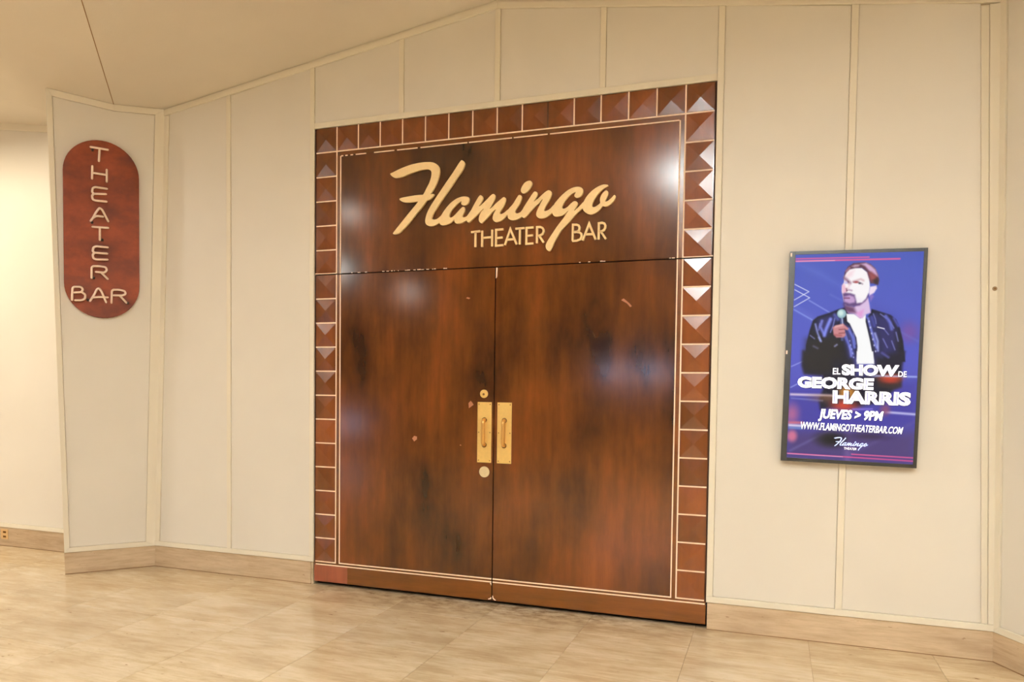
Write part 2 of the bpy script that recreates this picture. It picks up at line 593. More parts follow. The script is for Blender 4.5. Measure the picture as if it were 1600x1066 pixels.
wl, poly = pier_wall(PL, (PA, PTA, PS, PTB, PB), 'wall_left', 'angled cream pier wall carrying the red vertical sign')
inner = inset(poly, [0.072, 0.045, 0.045, 0.034, 0.196])
put('panel', prism_mesh('pier_panel', inset(inner, [0.0008] * 5), PL.to3d, -0.002, 0.006, 0.002), MAT['panel'], wl)
for i in range(5):
    j = (i + 1) % 5
    lo = inset(poly, [0.0, 0.0, 0.0, 0.0, BASE_H])
    if i == 4:
        q = [lo[4], lo[0], inner[0], inner[4]]
    else:
        q = [lo[i], lo[j], inner[j], inner[i]]
    put(['corner_post', 'ceiling_rail', 'ceiling_rail', 'corner_post', 'foot_rail'][i],
        prism_mesh('pier_trim', q, PL.to3d, -0.002, 0.020 if i == 4 else 0.017, 0.002), MAT['trim'], wl)
lo = inset(poly, [0, 0, 0, 0, BASE_H - 0.0015])
b = put('baseboard_left_pier', prism_mesh('baseboard_pier', [poly[4], poly[0], lo[0], lo[4]], PL.to3d, -0.002, 0.012, 0.002), MAT['base'])
tag(b, 'travertine baseboard along the angled pier under the red sign', kind='structure')
lo = inset(poly, [0, 0, 0, 0, 0.006])
put('joint', prism_mesh('foot_gap_shade', [poly[4], poly[0], lo[0], lo[4]], PL.to3d, 0.010, 0.0126), MAT['grime_and_shade'], b)


def mirror_x(p, x0=0.0):
    return (2 * x0 - p[0], p[1], p[2])


# the far side of the left pier (faces away from the camera)
w = empty('wall_pier_far'); tag(w, 'far side of the left pier', kind='structure')
XM = -3.128
PLm = Plane(mirror_x(PA, XM), mirror_x(PB, XM), mirror_x(PTA, XM))
put('backing', prism_mesh('pier_backing', [PLm.uv(mirror_x(p, XM)) for p in (PA, PTA, PS, PTB, PB)], PLm.to3d, -0.02, 0.0), MAT['panel'], w)

# right pier
QA, QB = (2.775, 0, 0), (3.055, -0.525, 0)
QTA, QTB, QS = (2.705, 0, 3.40), (3.10, -0.62, 3.415), (2.89, -0.29, 3.385)
PR = Plane(QA, QB, QTA)
wr, poly = pier_wall(PR, (QA, QTA, QS, QTB, QB), 'wall_right', 'angled cream pier wall at the far end beyond the screen')
k = [PR.uv(p) for p in (QA, QTA, QS, QTB, QB)]
foot = min(range(5), key=lambda i: (poly[i][1] + poly[(i + 1) % 5][1]))
offs = [0.05] * 5
offs[foot] = 0.196
inner = inset(poly, offs)
put('panel', prism_mesh('pier_panel', inset(inner, [0.0008] * 5), PR.to3d, -0.002, 0.006, 0.002), MAT['panel'], wr)
offs2 = [0.0] * 5; offs2[foot] = BASE_H
lo = inset(poly, offs2)
for i in range(5):
    j = (i + 1) % 5
    put('foot_rail' if i == foot else 'corner_post', prism_mesh('pier_trim', [lo[i], lo[j], inner[j], inner[i]], PR.to3d, -0.002, 0.017, 0.002), MAT['trim'], wr)
offs2[foot] = BASE_H - 0.0015
lo = inset(poly, offs2)
j = (foot + 1) % 5
b = put('baseboard_right_pier', prism_mesh('baseboard_pier', [poly[foot], poly[j], lo[j], lo[foot]], PR.to3d, -0.002, 0.012, 0.002), MAT['base'])
tag(b, 'travertine baseboard turning along the pier beyond the screen', kind='structure')
offs2[foot] = 0.006
lo = inset(poly, offs2)
put('joint', prism_mesh('foot_gap_shade', [poly[foot], poly[j], lo[j], lo[foot]], PR.to3d, 0.010, 0.0126), MAT['grime_and_shade'], b)

# ------------------------------------------------------------------ neighbouring bay on the left
FY = 0.085
wf3 = lambda u, v, d: wall3(u, v, d - FY)
wf = empty('wall_far_left', (-4.2, FY, 0)); tag(wf, 'brightly lit cream wall of the next bay past the red sign', kind='structure')
gx = lambda x: RIDGE - SLOPE * abs(x - 2 * XM)
put('backing', prism_mesh('bay_backing', [(-9.2, 0), (-3.50, 0), (-3.50, gx(-3.5)), (-6.256, RIDGE), (-9.2, gx(-9.2))], wf3, -0.08, 0.0), MAT['wall'], wf)
put('panel', prism_mesh('bay_panel', [(-4.86, PZ0), (-3.60, PZ0), (-3.60, gx(-3.6) - BAND), (-4.86, gx(-4.86) - BAND)], wf3, -0.002, 0.008, 0.002), MAT['panel'], wf)
put('panel', prism_mesh('bay_panel', [(-7.6, PZ0), (-4.90, PZ0), (-4.90, gx(-4.9) - BAND), (-6.256, RIDGE - BAND), (-7.6, gx(-7.6) - BAND)], wf3, -0.002, 0.008, 0.002), MAT['panel'], wf)
put('batten', prism_mesh('bay_batten', [(-4.898, PZ0), (-4.862, PZ0), (-4.862, gx(-4.86) - BAND), (-4.898, gx(-4.9) - BAND)], wf3, -0.002, 0.018, 0.003), MAT['trim'], wf)
put('foot_rail', prism_mesh('bay_rail', [(-9.0, BASE_H), (-3.55, BASE_H), (-3.55, PZ0 - 0.001), (-9.0, PZ0 - 0.001)], wf3, -0.002, 0.020, 0.003), MAT['trim'], wf)
put('ceiling_rail', prism_mesh('bay_rail', [(-6.256, RIDGE - BAND), (-3.50, gx(-3.5) - BAND), (-3.50, gx(-3.5) + 0.01), (-6.256, RIDGE + 0.01)], wf3, -0.002, 0.020, 0.003), MAT['trim'], wf)
b = put('baseboard_far_left', box_mesh('baseboard', (-9.0, FY - 0.012, 0.0), (-3.55, FY, BASE_H - 0.0015), 0.002), MAT['base'])
tag(b, 'travertine baseboard of the next bay with an outlet in it', kind='structure')
put('joint', box_mesh('foot_gap_shade', (-9.0, FY - 0.0126, 0.0), (-3.55, FY - 0.011, 0.005)), MAT['grime_and_shade'], b)

# ------------------------------------------------------------------ folded plaster ceiling
ceil = empty('ceiling'); tag(ceil, 'folded beige plaster ceiling with a valley seam', kind='structure')
APEX = (0.0, -3.62, 3.852)
SFAR_L = APEX


def facet(pts):
    P = [Vector(p) for p in pts]
    n = (P[1] - P[0]).cross(P[2] - P[0]).normalized()
    if n.z < 0: n = -n
    vs = P + [p + n * 0.04 for p in P]
    k = len(P)
    fs = [tuple(range(k)), tuple(range(k, 2 * k))] + [(i, (i + 1) % k, k + (i + 1) % k, k + i) for i in range(k)]
    put('facet', mesh_from('ceiling_facet', vs, fs), MAT['ceiling'], ceil)


YB = -6.2
zb = 3.415 + 0.122 * (-0.564 - YB)
half_bay = [[PS, PTA, (PTA[0], 0.12, PTA[2]), (0, 0.12, RIDGE), APEX],
            [PS, APEX, (0, YB, zb - 0.06), (XM, YB, zb), (XM, PTB[1], PTB[2])]]
for f in half_bay:
    # a hair of gap along the valley seam, as in the plaster joint
    facet(f)
    facet([mirror_x(p) for p in f])
    facet([mirror_x(p, XM) for p in f])
    facet([mirror_x(mirror_x(p), -XM) for p in f])
    facet([mirror_x(mirror_x(p, XM), 2 * XM) for p in f])
put('facet', box_mesh('ceiling_flat', (-9.4, -10.2, zb - 0.06), (9.4, YB, zb + 0.02)), MAT['ceiling'], ceil)
# plaster joint along the valley
va, vb = Vector(PS), Vector(APEX)
d = (vb - va).normalized(); side = d.cross(Vector((0, 0, 1))).normalized()
vs = [va - side * .0022, va + side * .0022, vb + side * .0022, vb - side * .0022]
put('seam', mesh_from('ceiling_seam', [v - Vector((0, 0, .0015)) for v in vs] + [v + Vector((0, 0, .01)) for v in vs],
    [(0, 1, 2, 3), (4, 5, 6, 7), (0, 1, 5, 4), (1, 2, 6, 5), (2, 3, 7, 6), (3, 0, 4, 7)]), flat_mat('joint_shadow_gap', srgb(150, 112, 66), 0.9), ceil)

# ------------------------------------------------------------------ rest of the lobby, behind the camera
w = put('wall_rear', box_mesh('wall_rear', (-9.4, -10.2, 0), (9.4, -10.0, 4.2)), flat_mat('rear_wall_brown', srgb(96, 76, 58), 0.6)); tag(w, 'rear lobby wall behind the camera', kind='structure')
w = put('wall_side_west', box_mesh('wall_side', (-9.5, -10.2, 0), (-9.3, 0.2, 4.3)), MAT['wall']); tag(w, 'west end wall of the lobby', kind='structure')
w = put('wall_side_east', box_mesh('wall_side', (6.4, -10.2, 0), (6.6, 0.2, 4.3)), MAT['wall']); tag(w, 'east end wall of the lobby', kind='structure')
w = put('wall_back_east', box_mesh('wall_back_east', (3.0, 0.05, 0), (6.5, 0.15, 4.0)), MAT['wall']); tag(w, 'wall of the next bay on the east', kind='structure')
DAY = flat_mat('window_daylight', (0.66, 0.70, 1.0, 1), 0.5, 0, 8.0)
for i, (x0, x1, z0, z1) in enumerate(((-1.5, -0.95, 1.58, 1.86), (-0.75, -0.2, 1.58, 1.86), (-7.7, -6.9, 0.42, 0.72))):
    wn = empty('window_%d' % (i + 1)); tag(wn, ['small bluish window of the pair in the rear lobby wall, nearer the west', 'small bluish window of the pair in the rear lobby wall, nearer the east', 'low bluish window near the west end of the rear lobby wall'][i], kind='structure')
    put('pane', box_mesh('window_pane', (x0, -9.99, z0), (x1, -9.97, z1)), DAY, wn)
    for a, bq in (((x0 - .06, z0 - .06), (x1 + .06, z0)), ((x0 - .06, z1), (x1 + .06, z1 + .06)), ((x0 - .06, z0), (x0, z1)), ((x1, z0), (x1 + .06, z1))):
        put('frame', box_mesh('window_frame', (a[0], -10.0, a[1]), (bq[0], -9.95, bq[1]), .005), MAT['edge'], wn)

# ------------------------------------------------------------------ floor
fl = put('floor', box_mesh('floor_slab', (-9.4, -10.2, -0.08), (6.6, 0.2, -0.004)), MAT['grout'])
tag(fl, 'polished beige travertine tiled floor', kind='structure')
rows = [0.10, -0.342, -0.952, -1.562, -2.172, -2.782, -3.392, -4.002]
tile_cache = {}
for r in range(len(rows) - 1):
    y1, y0 = rows[r], rows[r + 1]
    for c in range(-9, 7):
        x0 = 0.045 + 0.612 * c
        key = round(y1 - y0, 3)
        if key not in tile_cache:
            me = box_mesh('floor_tile', (0.0009, 0.0009, -0.012), (0.612 - 0.0009, (y1 - y0) - 0.0009, 0.0), 0.0007)
            me.materials.append(MAT['floor'])
            tile_cache[key] = me
        put('tile', tile_cache[key], None, fl, (x0, y0, 0))
fp = put('paving', box_mesh('floor_paving', (-9.4, -10.2, -0.012), (6.6, -4.004, 0.0)), MAT['floor'], fl)
fp['kind'] = 'stuff'

